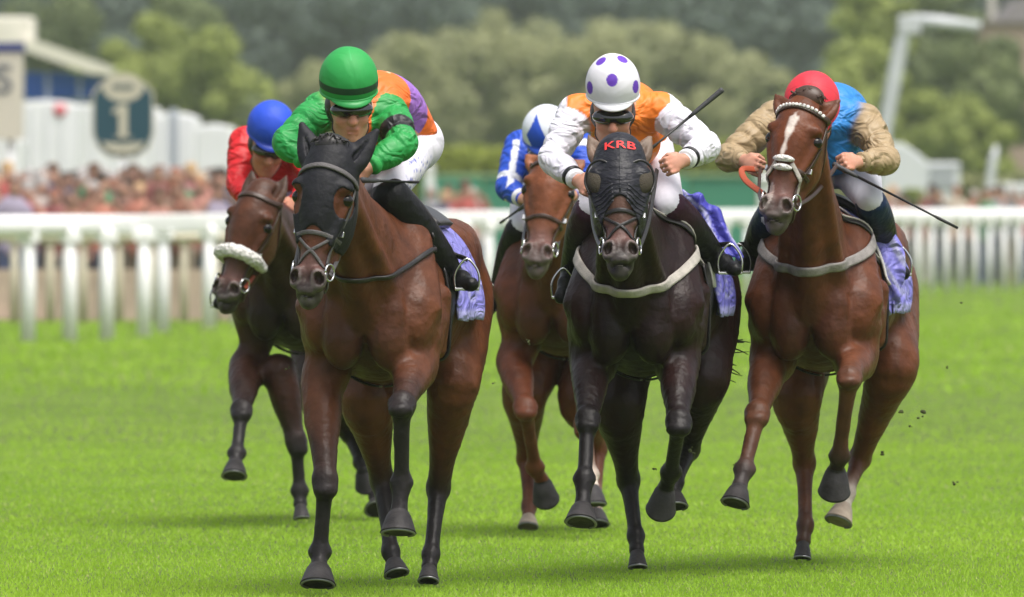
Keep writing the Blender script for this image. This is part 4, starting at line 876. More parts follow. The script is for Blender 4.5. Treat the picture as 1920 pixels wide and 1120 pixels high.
def flap(h, nodes, name, base, seed, k=0):
    """loose end of the saddlecloth blown up by the gallop"""
    f = Fld(); f.chain([(h['P'](*n[:3]), n[3], n[4]) for n in nodes], .02, 6, cols=[np.array(base)]*len(nodes))
    def cf(V, col):
        n = noise3(V, 26, seed); st = np.clip((np.sin(V[:, 0]*75+V[:, 2]*40+3*n)-.62)*4, 0, 1); return col*(1-st[:, None])+np.array((.34, .34, .56))*st[:, None]
    me = field_mesh(f, name, .008, colfn=cf); V = np.empty(len(me.vertices)*3, np.float32); me.vertices.foreach_get('co', V); V = V.reshape(-1, 3); N = np.empty(V.size, np.float32); me.vertices.foreach_get('normal', N); V += N.reshape(-1, 3)*(np.sin(V[:, 0]*95+V[:, 2]*35+3*noise3(V, 16, seed))*.010)[:, None]; me.vertices.foreach_set('co', V.ravel()); me.update()
    link(name, me, M_cloth, h['t'])
flap(h2, [(1258, 372, .60, .045, .02), (1300, 388, .62, .060, .022), (1338, 424, .62, .058, .022), (1362, 462, .60, .045, .02), (1384, 482, .58, .02, .01)], 'saddlecloth_flap', (.06, .06, .40), 3)
flap(h5, [(1640, 416, .38, .035, .02), (1652, 448, .38, .066, .03), (1662, 500, .36, .080, .032), (1662, 548, .36, .066, .028), (1652, 590, .36, .028, .014)], 'saddlecloth_flap', (.19, .18, .56), 5)
# ---------------------------------------------------------------- the course
def ground_mat():
    m = bpy.data.materials.new('mown_turf'); m.use_nodes = True; n = m.node_tree; N = n.nodes; b = N['Principled BSDF']; b.inputs['Roughness'].default_value = .8; b.inputs['Specular IOR Level'].default_value = .2
    tc = N.new('ShaderNodeTexCoord'); mp = N.new('ShaderNodeMapping'); mp.inputs['Scale'].default_value = (.35, .12, 1); n.links.new(tc.outputs['Object'], mp.inputs[0])
    a = N.new('ShaderNodeTexNoise'); a.inputs['Scale'].default_value = 1.6; a.inputs['Detail'].default_value = 6; n.links.new(mp.outputs[0], a.inputs[0])
    r = N.new('ShaderNodeValToRGB'); r.color_ramp.elements[0].position = .3; r.color_ramp.elements[0].color = (*TURF[0], 1); r.color_ramp.elements[1].position = .7; r.color_ramp.elements[1].color = (*TURF[1], 1)
    n.links.new(a.outputs[0], r.inputs[0]); n.links.new(r.outputs[0], b.inputs['Base Color']); return m
TURF = ((.075, .115, .016), (.105, .160, .022))
g = mesh_np('ground', [(-500, 20, 0), (500, 20, 0), (500, 1600, 0), (-500, 1600, 0)], [(0, 1, 2, 3)]); g = link('ground', g, ground_mat(), smooth=False); g['kind'] = 'structure'
g2 = mesh_np('ground', [(-500, -100, 0), (500, -100, 0), (500, 20, 0), (-500, 20, 0)], [(0, 1, 2, 3)]); link('turf', g2, g.data.materials[0], smooth=False)['kind'] = 'structure'
# blades of grass: short mown turf, denser close by
def blades(n, y0, y1, hgt, wid, seed):
    r = np.random.default_rng(seed); y = 1/np.sqrt(r.uniform(1/y1**2, 1/y0**2, n)); x = r.uniform(-1, 1, n)*(y*960/F*1.12+.25)
    pat = np.sin(x*1.1+2*np.sin(y*.23))+np.sin(y*1.7+1.5*np.sin(x*1.3))+np.sin(y*.6+x*.4)+.25*np.sin(y*4.1+x*2.2+2*np.sin(x*2.7)); pat = pat/3.2
    keep = np.ones(n, bool) if seed == 11 else r.uniform(size=n) < np.clip((y-y0)/(34 if seed == 12 else 50), 0, 1); h = hgt*r.uniform(.55, 1.15, n)*(1+.12*pat); w_ = wid*r.uniform(.7, 1.3, n); a = r.uniform(0, 6.283, n); ln = r.normal(0, .5, (n, 2))
    P = np.stack([x, y, np.zeros(n)], 1); s = np.stack([np.cos(a), np.sin(a)*.5, np.zeros(n)], 1)*w_[:, None]/2
    P, s, h, ln, pat = P[keep], s[keep], h[keep], ln[keep], pat[keep]; n = len(P)
    V = np.stack([P-s, P+s, P+np.stack([ln[:, 0]*h, ln[:, 1]*h, h], 1)], 1).reshape(-1, 3)
    Q = np.arange(3*n).reshape(-1, 3)
    t = np.clip(.5+.35*pat+r.normal(0, .10, n), 0, 1)[:, None]; c = np.array((.285, .50, .036))*(1-t)+np.array((.44, .67, .06))*t
    dry = r.uniform(size=n) < .03; c[dry] = (.55, .58, .22)
    cc = np.repeat(c, 3, axis=0); return mesh_np('grass', V, Q, cc)
M_grass = mat('grass_blade', attr=True, rough=.55, spec=.25, transl=.5)
for k, a in enumerate([(230000, 43.5, 74, .018, .005, 11), (150000, 48, 135, .022, .010, 12), (90000, 90, 420, .045, .030, 13)]):
    tag(link('grass', blades(*a), M_grass, smooth=False), ('short mown green turf under the galloping horses', 'mown green turf further off, up to the running rail', 'far green turf beyond and along the running rail')[k], kind='stuff')
# clods thrown up by the hooves
M_clod = mat('turf_clod', (.05, .06, .015), rough=.9, noise=.5, nscale=60)
for k, (px, py, dd, s) in enumerate([(1733, 778, 49.5, .016), (1689, 772, 49.5, .010), (1706, 800, 49.4, .007), (1790, 905, 50, .008), (1300, 845, 48, .012), (1228, 880, 48, .008), (990, 640, 46, .007), (1803, 568, 52, .007), (540, 690, 45.6, .006), (630, 775, 46, .006), (1655, 850, 49.8, .009), (1775, 690, 50, .006), (1380, 870, 48.5, .007), (925, 720, 50, .006)]):
    c_ = Fld(); r = np.random.default_rng(k); 
    for _ in range(4): c_.ell(r.normal(size=3)*s*.7, s*r.uniform(.5, 1)*np.array([1, 1, .6]), s*.4, None, np.zeros(3))
    o = link('turf_clod', field_mesh(c_, 'turf_clod', s*.35, pad=s*.5), M_clod, loc=W(px, py, dd)); tag(o, ('small' if s < .007 else 'mid sized' if s < .0095 else 'larger')+' clod of turf in the air '+('far right of' if px > 1740 else 'just right of' if px > 1640 else 'left of' if px > 1350 else 'left of')+(' the chestnut horse' if px > 1350 else ' the near black horse') if px > 1200 or px < 640 and False else ('small clod of turf in the air beside the leading bay' if px < 700 else 'small clod of turf in the air between bay and light chestnut'), 'turf clod', 'clods of turf kicked up')
# ---------------------------------------------------------------- running rail
M_pvc = mat('white_plastic', (.90, .89, .90), rough=.7, noise=.05, nscale=3)
M_pvc2 = mat('cream_plastic', (.55, .50, .38), rough=.6, noise=.1, nscale=3)
RL = [(-90, 124), (53, 125.6), (131, 126), (200, 127), (270, 129), (305, 134), (400, 139), (600, 150), (860, 164), (1300, 180), (1700, 192), (1990, 198)]
rx_ = [p[0] for p in RL]; ry_ = [p[1] for p in RL]; RD = lambda px: float(np.interp(px, rx_, ry_))
def rail(px0, px1, posts, label, Dfn, top, pw0, mt, rad):
    o0 = W((px0+px1)/2, 400, Dfn((px0+px1)/2)); o0[2] = 0; t = empty('running_rail', o0, label=label, cat='rail')
    pts = [W(px, 0, Dfn(px)) for px in np.linspace(px0, px1, 40)]
    for p in pts: p[2] = top-rad
    pts = np.array(pts)-o0; mb = MB(); V = []
    for p in pts:
        for k in range(12):
            a = 2*math.pi*k/12; V.append(p+np.array((0, math.cos(a)*rad*1.25, math.sin(a)*rad)))
    mb.add(V, [(i*12+k, i*12+(k+1) % 12, (i+1)*12+(k+1) % 12, (i+1)*12+k) for i in range(39) for k in range(12)]); mb.build('top_rail', mt, t)
    for px in posts:
        pw = pw0*(.68 if px > 960 else 1)
        p = W(px, 0, Dfn(px)); p[2] = 0; p = p-o0; q = MB()
        q.tube([p, p+np.array((0, 0, (top-rad)*.5)), p+np.array((0, .02, top-rad*1.2))], [pw*.5, pw*.5, pw*.42], 8); q.build('post', mt, t)
        MB().box(p+np.array((0, .0, top-rad*2.1)), (pw*1.5, pw*.9, rad*1.1)).build('bracket', mt, t, bevel=.01, smooth=False)
rail(-90, 1990, [53, 131, 200, 270, 305, 392, 445, 500, 555, 610, 665, 720, 772, 822, 870, 916]+list(range(960, 1600, 40))+list(range(1612, 1990, 27)), 'white plastic running rail on posts along the edge of the turf', RD, 1.40, .165, M_pvc, .115)
rail(-40, 432, [27, 94, 156, 223, 285, 345, 405], 'cream outer rail behind the white running rail at the left', lambda px: 144.5, 1.15, .10, M_pvc2, .06)
o = MB().box((0, 171.5, .02), (60, 50, .04)).build('path', mat('worn_path', (.30, .24, .18), rough=.9, noise=.2, nscale=1), smooth=False); o['kind'] = 'structure'; o.location.x = -16.0-.0; o.location.x = -36.0
# ---------------------------------------------------------------- spectators
def figure(seed, hat=False):
    r = np.random.default_rng(seed); f = Fld(); a = r.uniform(-.06, .06); S = np.array((.52, .25, .17)); top = np.array((1., 0, 0)); bot = np.array((0, 0, 1.)); hr = np.array((0, 1., 0))
    H = 1.70; f.cone((-.08, 0, .06), (-.09, 0, .82), .055, .095, .03, bot); f.cone((.08, .02, .06), (.09, 0, .82), .055, .095, .03, bot)
    f.cone((-.08, -.10, .04), (-.08, .04, .05), .04, .045, .02, bot*.4); f.cone((.08, -.08, .04), (.08, .06, .05), .04, .045, .02, bot*.4)
    f.chain([((0, 0, .86), .16, .12), ((0, .0, 1.1), .15, .11), ((a*.5, -.01, 1.34), .19, .12), ((a*.5, -.01, 1.42), .13, .09)], .04, 3, cols=[top]*4)
    f.cone((a*.5, 0, 1.42), (a, -.02, 1.56), .055, .055, .03, S); f.ell((a, -.03, 1.60), (.078, .092, .115), .02, None, S); f.ell((a, .0, 1.64), (.086, .10, .095), .02, None, hr)
    f.cone((a, -.115, 1.60), (a, -.13, 1.575), .012, .015, .01, S)
    mode = int(r.integers(0, 4))
    for s in (-1, 1):
        sh = np.array((s*.19+a*.5, 0, 1.36)); eb = sh+np.array((s*.07, .0, -.27)) if mode else sh+np.array((s*.12, -.12, -.12)); wr = eb+(np.array((-s*.14, -.20, .10)) if mode in (1, 2) else np.array((s*.0, -.05, -.25)) if mode == 3 else np.array((-s*.16, -.06, .28)))
        f.cone(sh, eb, .055, .045, .03, top); f.cone(eb, wr, .042, .03, .02, S*.999 if seed % 2 else top); f.cone(wr, wr+nrm(wr-eb)*.09, .035, .025, .01, S)
    if hat: f.ell((a, -.01, 1.69), (.17, .17, .015), .01, None, hr); f.ell((a, .0, 1.72), (.09, .09, .06), .01, None, hr)
    me = field_mesh(f, 'crowd_figure', .03, sig=.012)
    c = np.empty(len(me.vertices)*4, np.float32); me.color_attributes['Col'].data.foreach_get('color', c); return me, c.reshape(-1, 4)[:, :3]
FIG = [figure(i, i in (2, 5)) for i in range(7)]
TOPS = [('pink', (.62, .22, .24)), ('white', (.6, .52, .48)), ('red', (.50, .05, .04)), ('salmon', (.55, .22, .16)), ('maroon', (.25, .03, .03)), ('navy', (.03, .04, .12)), ('cream', (.6, .5, .38)), ('brown', (.22, .09, .05)), ('grey', (.3, .3, .32)), ('coral', (.6, .2, .12)), ('lilac', (.40, .34, .48)), ('black', (.02, .02, .022)), ('green', (.05, .25, .10)), ('rust', (.35, .12, .06))]
HAIRS = [('dark haired', (.03, .018, .012)), ('auburn', (.22, .07, .03)), ('brown haired', (.10, .05, .03)), ('fair haired', (.42, .28, .14)), ('grey haired', (.35, .33, .32))]
SEEN = {}
def spectator(px, D, z0, k, where):
    r = np.random.default_rng(900+k); me0, c = FIG[int(r.integers(len(FIG)))]; me = me0.copy(); tn, tcx = TOPS[int(r.integers(len(TOPS)))]; hn, hc = HAIRS[int(r.integers(len(HAIRS)))]
    S = np.array((.52, .25, .17)); tcx = tuple(np.array(tcx)*.7+.05); skin = np.abs(c-S).sum(1) < .12; col = np.array((.44, .25, .18))*r.uniform(.7, 1.15)*np.ones((len(c), 3))
    col = np.where((c[:, :1] > .8) & ~skin[:, None], np.array(tcx), col); col = np.where((c[:, 1:2] > .5), np.array(hc), col); col = np.where((c[:, 2:3] > .3) & ~skin[:, None], np.array([(.03, .035, .07), (.25, .2, .15), (.02, .02, .02), (.35, .33, .3), (.06, .08, .16)][int(r.integers(5))]), col)
    a = me.color_attributes['Col']; c4 = np.ones((len(c), 4), np.float32); c4[:, :3] = col; a.data.foreach_set('color', c4.ravel())
    o = link('person', me, mat('spectator', attr=True, rough=.8), loc=(W(px, 0, D)[0], D, z0)); s = r.uniform(.94, 1.06); o.scale = (s, s, s); o.rotation_euler.z = r.uniform(-.5, .5)
    key = (hn, tn, where); SEEN[key] = SEEN.get(key, 0)+1; side = ('near the left edge' if px < 150 else 'below the furlong marker' if px < 290 else 'towards the red jockey') if 'left' in where else ('near the right edge' if px > 1800 else 'beside the shrub' if 'right' in where else 'before the green hoarding')
    front = 'in the front row' if D < 152 else 'in the middle rows' if D < 163 else 'in the back rows'
    tag(o, f'{hn} spectator, {tn} top, {side}, '+(front if 'left' in where else 'beyond the rail'), 'spectator', f'spectators {where}')
k = 0
t = empty('low_barrier', (W(180, 0, 146.8)[0], 146.8, 0), label='low tan barrier boards between the two left rails and the crowd', cat='barrier')
for i in range(8): MB().box((-1.7+i*.5-.02, (i % 2)*.02, .34), (.49, .05, .66)).build('board', mat('tan_board', (.46, .36, .28), rough=.9, noise=.15, nscale=3), t, smooth=False)
st = MB().box((-22, 165, .11), (36.5, 22, .22)).build('terrace', mat('terrace_tarmac', (.22, .19, .17), rough=.9, noise=.15, nscale=2), smooth=False); st['kind'] = 'structure'; st.location.x = 0
for row, (D, z0, dx) in enumerate([(149.0, .04, 30), (155.5, .22, 20), (160, .22, 20), (166, .22, 22), (172, .22, 24)]):
    for px in np.arange(-12, 436, dx):
        spectator(px+random.uniform(-7, 7), D+random.uniform(-1.2, 1.2), z0, k, 'behind the left rail'); k += 1
for px in (806, 826, 846, 866, 886, 815, 855, 878): spectator(px+random.uniform(-4, 4), 186+random.uniform(-3, 3), .0, k, 'by the green hoarding'); k += 1
for px in (1655, 1672, 1690, 1745, 1762, 1784, 1800, 1822, 1846, 1862, 1880, 1898, 1914, 1930): spectator(px+random.uniform(-4, 4), 212+random.uniform(-5, 5), 0, k, 'beyond the right rail'); k += 1
# ---------------------------------------------------------------- furlong post, board, tents
M_teal = mat('teal_paint', (.008, .055, .078), rough=.5); M_cream = mat('cream_paint', (.50, .48, .36), rough=.5); M_wht = mat('white_paint', (.74, .74, .75), rough=.5, noise=.04, nscale=1); M_navy = mat('navy_paint', (.02, .03, .16), rough=.5)
def extrude(pts, d, y=0):
    n = len(pts); V = [(x, y-d/2, z) for x, z in pts]+[(x, y+d/2, z) for x, z in pts]
    return V, [tuple(range(n)), tuple(range(2*n-1, n-1, -1))]+[(i, i+n, (i+1) % n+n, (i+1) % n) for i in range(n)]
def text(s, size, mt, parent, loc, name='lettering', ext=.006, bold=.0):
    cu = bpy.data.curves.new(name, 'FONT'); cu.body = s; cu.size = size; cu.align_x = 'CENTER'; cu.align_y = 'CENTER'; cu.extrude = ext; cu.offset = bold
    tmp = bpy.data.objects.new('t', cu); C.objects.link(tmp); dg = bpy.context.evaluated_depsgraph_get(); dg.update(); me = bpy.data.meshes.new_from_object(tmp.evaluated_get(dg)); bpy.data.objects.remove(tmp)
    me.transform(Matrix.Rotation(R(90), 4, 'X')); return link(name, me, mt, parent, loc, smooth=False)
D = 176; sx = F/D; t = empty('furlong_post', (W(231, 0, D)[0], D, 0), label='round topped teal furlong marker with a cream number 1', cat='marker post')
pz = lambda py: CAMZ-(py-HY)/F*D
oct_ = [(-54, 178), (-40, 160), (40, 160), (54, 178), (54, 250), (44, 276), (24, 291), (-24, 291), (-44, 276), (-54, 250)]
def sc_(pts, s=1.0, cy=225): return [(x*s/sx, pz(cy+(y-cy)*s)) for x, y in pts]
V, Fq = extrude(sc_(oct_, 1.07), .05); MB().add(V, Fq).build('backboard', M_cream, t, smooth=False); V, Fq = extrude(sc_(oct_), .06, -.004); MB().add(V, Fq).build('panel', M_teal, t, smooth=False)
ov = [(38*math.cos(a), 164+27*math.sin(a)) for a in np.linspace(0, 2*math.pi, 33)[:-1]]; V, Fq = extrude(sc_(ov, 1, 164), .08); MB().add(V, Fq).build('crest_oval', M_cream, t, smooth=False)
bn = [(-40, 266), (-20, 269), (0, 271), (20, 269), (40, 266), (34, 278), (18, 286), (-18, 286), (-34, 278)]; V, Fq = extrude(sc_(bn, 1, 270), .09, -.004); MB().add(V, Fq).build('lower_band', M_cream, t, smooth=False)
V, Fq = extrude(sc_([(-8, 256), (-8, 210), (-20, 214), (-20, 205), (-4, 196), (8, 196), (8, 256), (17, 256), (17, 262-3), (-17, 259), (-17, 256)], .98), .10, -.004); MB().add(V, Fq).build('number', M_cream, t, smooth=False)
for i in range(7): V, Fq = extrude(sc_([(-20+6*i, 158), (-16.5+6*i, 158), (-16.5+6*i, 168), (-20+6*i, 168)], 1, 163), .012, -.046); MB().add(V, Fq).build('small_lettering', M_teal, t, smooth=False)
MB().tube([(0, .05, 0), (0, .05, pz(280))], .05, 10).build('pole', M_wht, t)
# board with an S
D = 195; t = empty('name_board', (W(10, 0, D)[0], D, 0), label='cream board with navy top and a grey letter S, cut by the left edge', cat='board')
pz = lambda py: CAMZ-(py-HY)/F*D; xx = lambda px: (px-10)/F*D
MB().box(((xx(-60)+xx(44))/2, 0, (pz(98)+pz(262))/2), (xx(44)-xx(-60), .12, pz(98)-pz(262))).build('panel', mat('board_cream', (.52, .50, .42), rough=.5), t, bevel=.01, smooth=False)
MB().box(((xx(-60)+xx(46))/2, 0, (pz(80)+pz(97))/2), (xx(47)-xx(-60), .18, pz(80)-pz(97))).build('top_trim', M_navy, t, smooth=False)
MB().tube([(xx(20), .1, 0), (xx(20), .1, pz(255))], .07, 8).build('post', M_wht, t); MB().tube([(xx(-45), .1, 0), (xx(-45), .1, pz(255))], .07, 8).build('post', M_wht, t)
text('S', .72, mat('grey_letter', (.10, .11, .13), rough=.5), t, (xx(6), -.07, pz(152)), bold=.012)
# awning building
D = 262; t = empty('hospitality_building', (W(80, 0, D)[0], D, 0), label='hospitality stand with cream sloping roof beam and a blue canopy', cat='building')
pz = lambda py: CAMZ-(py-HY)/F*D; xx = lambda px: (px-80)/F*D
MB().box(((xx(-80)+xx(60))/2, 1, (pz(32)+pz(88))/2), (xx(60)-xx(-80), 3, pz(32)-pz(88))).build('roof_block', mat('stone_cream', (.74, .70, .62), rough=.8, noise=.1, nscale=2), t, bevel=.05, smooth=False)
V, Fq = extrude([(xx(x), pz(y)) for x, y in ((45, 78), (75, 78), (215, 128), (212, 142), (170, 138), (48, 96))], 2.5); MB().add(V, Fq).build('roof_beam', mat('beam_cream', (.66, .63, .54), rough=.7), t, smooth=False)
V, Fq = extrude([(xx(x), pz(y)) for x, y in ((48, 136), (140, 136), (196, 146), (198, 186), (48, 186))], 2.0, .6); MB().add(V, Fq).build('canopy', mat('blue_canvas', (.02, .10, .50), rough=.6, noise=.15, nscale=.6), t, smooth=False)
MB().box(((xx(-80)+xx(200))/2, 2.0, pz(186)/2), (xx(200)-xx(-80), 1.6, pz(186))).build('wall', M_wht, t, smooth=False)
for px in (92, 152): MB().tube([(xx(px), -.8, 0), (xx(px), -.8, pz(140))], .06, 8).build('column', mat('grey_paint', (.3, .35, .45), rough=.5), t)
def tent(x0, x1, ytop, ridge, D, label, rad=20, red=None, door=None):
    px0 = (x0+x1)/2; t = empty('white_marquee', (W(px0, 0, D)[0], D, 0), label=label, cat='tent', group='white tents and units behind the crowd'); pz = lambda py: CAMZ-(py-HY)/F*D; xx = lambda px: (px-px0)/F*D
    ridge = ytop-(ytop-ridge)*.55; pts = [(xx(x0), 0), (xx(x1), 0), (xx(x1), pz(ytop)), (xx(x1)-rad/F*D, pz(ytop-(ytop-ridge)*.7)), (xx((x0+x1)/2), pz(ridge)), (xx(x0)+rad/F*D, pz(ytop-(ytop-ridge)*.7)), (xx(x0), pz(ytop))]
    V, Fq = extrude(pts, 3); MB().add(V, Fq).build('canvas', mat('white_canvas', (.76, .76, .78), rough=.6, noise=.05, nscale=1), t, bevel=.04, smooth=False)
    for f in np.linspace(.25, .75, 3): MB().box((xx(x0+(x1-x0)*f), -1.51, pz(ytop)/2), (.03, .04, pz(ytop))).build('seam', mat('seam_grey', (.66, .67, .70), rough=.6), t, smooth=False)
    if red: MB().lathe((xx(red[0]), -1.52, pz(red[1])), (0, -1, 0), [(.01, 0), (.13, 0), (.13, .02), (.01, .02)], 20).build('badge', mat('pink_badge', (.65, .15, .18), rough=.6), t)
    if door: MB().box((xx(door), -1.5, pz(ytop+55)), (16/F*D, .06, 1.5)).build('door', mat('door_grey', (.42, .45, .52), rough=.6), t, smooth=False)
tent(36, 150, 200, 180, 228, 'low white tent with a small pink badge on its gable', red=(118, 208)); tent(138, 300, 205, 186, 236, 'wide white marquee behind the furlong marker')
tent(288, 374, 222, 202, 224, 'white tent right of the furlong marker', door=330); tent(370, 440, 240, 228, 220, 'rightmost small white tent beside the red jockey'); tent(-40, 44, 262, 252, 215, 'white tent under the cream board at the left edge')
# ---------------------------------------------------------------- green hoarding
D = 232; t = empty('green_hoarding', (W(1110, 0, D)[0], D, 0), label='long green hoarding of flat panels behind the running rail', cat='hoarding'); pz = lambda py: CAMZ-(py-HY)/F*D; xx = lambda px: (px-1110)/F*D
edges = [790, 905, 1010, 1120, 1230, 1292, 1420]
for i, (a, b) in enumerate(zip(edges[:-1], edges[1:])):
    MB().box(((xx(a)+xx(b))/2, (i % 2)*.03, pz(332)/2), (xx(b)-xx(a)-.03, .08, pz(332))).build('panel', mat('hoarding_green'+str(i % 2), ((.045, .24, .15), (.038, .20, .125))[i % 2], rough=.6, noise=.06, nscale=.6), t, smooth=False)
MB().box((0, 0, pz(332)+.03), (xx(1422)-xx(788), .14, .06)).build('capping', mat('cap_green', (.25, .38, .22), rough=.6), t, smooth=False)
D = 205; t = empty('gate_post', (W(1436, 0, D)[0], D, 0), label='thick white post at the right end of the green hoarding', cat='post'); MB().box((0, 0, .95), (.28, .2, 1.9)).build('post', M_wht, t, bevel=.02, smooth=False); MB().lathe((0, 0, 1.9), (0, 0, 1), [(.2, 0), (.2, .05), (.03, .12)], 12).build('cap', M_wht, t)
D = 200; t = empty('gate_post', (W(806, 0, D)[0], D, 0), label='slim white post at the left end of the green hoarding', cat='post'); MB().box((0, 0, 1.05), (.16, .12, 2.1)).build('post', M_wht, t, bevel=.02, smooth=False); MB().lathe((0, 0, 2.1), (0, 0, 1), [(.1, 0), (.1, .03), (.02, .08)], 12).build('cap', M_wht, t)
# gantry and units at the right
M_gal = mat('pale_steel', (.52, .54, .56), rough=.4, noise=.08, nscale=2)
D = 250; px0 = 1665; t = empty('camera_gantry', (W(px0, 0, D)[0], D, 0), label='tall bent pale steel gantry reaching to the right above the trees', cat='gantry'); q = lambda px, py, dy=0: W(px, py, D+dy)-W(px0, HY+CAMZ*F/D, D)
MB().tube([q(1655, 380), q(1658, 245), q(1684, 110), q(1700, 48), q(1712, 38)], [.16, .16, .17, .16, .15], 12).build('mast', M_gal, t); MB().tube([q(1706, 38), q(1760, 42), q(1838, 50)], [.15, .15, .11], 12).build('arm', M_gal, t)
MB().box(q(1705, 47), (.5, .36, .42)).build('joint', M_gal, t, bevel=.04, smooth=False); MB().tube([q(1655, 380), q(1656, 480)], .2, 12).build('footing', M_gal, t)
D = 240; t = empty('white_unit', (W(1742, 0, D)[0], D, 0), label='white box unit with a sloping left side beyond the right rail', cat='cabin'); pz = lambda py: CAMZ-(py-HY)/F*D; xx = lambda px: (px-1742)/F*D
V, Fq = extrude([(xx(x), pz(y)) for x, y in ((1640, 440), (1796, 440), (1796, 305), (1735, 305), (1722, 292), (1690, 270), (1668, 268), (1650, 300))], 2.5); MB().add(V, Fq).build('shell', mat('unit_white', (.60, .62, .64), rough=.5), t, bevel=.04, smooth=False); MB().box((xx(1762), -1.27, pz(335)), (.5, .04, .4)).build('window', mat('unit_grey', (.35, .37, .4), rough=.4), t, smooth=False); MB().box((xx(1766), -1.26, pz(312)), (.62, .05, .05)).build('roof_trim', M_gal, t, smooth=False)
D = 236; t = empty('flag_pole', (W(1850, 0, D)[0], D, 0), label='short grey leaning pole beyond the right rail', cat='pole'); q = lambda px, py: W(px, py, D)-W(1850, HY+CAMZ*F/D, D)
MB().tube([q(1846, HY+CAMZ*F/D), q(1850, 390), q(1862, 300), q(1868, 274)], [.10, .10, .09, .05], 10).build('pole', M_gal, t); MB().lathe((0, 0, 0), (0, 0, 1), [(.25, 0), (.25, .08), (.12, .12)], 14).build('base', M_gal, t)
D = 445; t = empty('far_building', (W(1885, 0, D)[0], D, 0), label='far brownish roof with a pale chimney showing over the trees, top right', cat='building'); pz = lambda py: CAMZ-(py-HY)/F*D; xx = lambda px: (px-1885)/F*D
MB().box(((xx(1842)+xx(1960))/2, 3, pz(40)/2), (xx(1960)-xx(1842), 5, pz(40))).build('wall', mat('far_wall', (.34, .25, .20), rough=.8, noise=.1, nscale=.5), t, smooth=False)
V, Fq = extrude([(xx(1836), pz(42)), (xx(1965), pz(42)), (xx(1960), pz(-15)), (xx(1900), pz(0)), (xx(1878), pz(30))], 5.4, 3); MB().add(V, Fq).build('roof', mat('far_roof', (.24, .21, .23), rough=.8), t, smooth=False)
MB().box(((xx(1858)+xx(1870))/2, 2, pz(10)), (xx(1871)-xx(1857), .8, pz(-25)-pz(45))).build('chimney', mat('far_chimney', (.5, .47, .42), rough=.8), t, smooth=False)
D = 248; t = empty('white_unit', (W(1895, 0, D)[0], D, 0), label='low white box unit at the right edge of the picture', cat='cabin'); MB().box((0, 0, .95), (.9, 1.6, 1.9)).build('shell', mat('unit_white'), t, bevel=.04, smooth=False); MB().box((0, -.82, 1.3), (.4, .05, .4)).build('window', mat('unit_grey'), t, smooth=False)
# ---------------------------------------------------------------- trees
def leafmat(name, c1, c2):
    m = bpy.data.materials.new(name); m.use_nodes = True; n = m.node_tree; N = n.nodes; b = N['Principled BSDF']; b.inputs['Roughness'].default_value = .6; b.inputs['Specular IOR Level'].default_value = .25
    at = N.new('ShaderNodeAttribute'); at.attribute_name = 'Col'; mx = N.new('ShaderNodeMix'); mx.data_type = 'RGBA'; mx.inputs[6].default_value = (*c1, 1); mx.inputs[7].default_value = (*c2, 1)
    n.links.new(at.outputs['Fac'], mx.inputs[0]); n.links.new(mx.outputs[2], b.inputs['Base Color']); tr = N.new('ShaderNodeBsdfTranslucent'); n.links.new(mx.outputs[2], tr.inputs[0]); ms = N.new('ShaderNodeMixShader'); ms.inputs[0].default_value = .3
    n.links.new(b.outputs[0], ms.inputs[1]); n.links.new(tr.outputs[0], ms.inputs[2]); n.links.new(ms.outputs[0], N['Material Output'].inputs[0]); return m
L_bright = leafmat('leaf_bright', (.13, .17, .05), (.42, .48, .13)); L_olive = leafmat('leaf_olive', (.20, .22, .11), (.40, .41, .20)); L_dark = leafmat('leaf_dark', (.055, .080, .070), (.13, .17, .13)); L_mid = leafmat('leaf_mid', (.09, .12, .055), (.26, .31, .13))
M_bark = mat('bark', (.08, .06, .045), rough=.9, noise=.3, nscale=3)
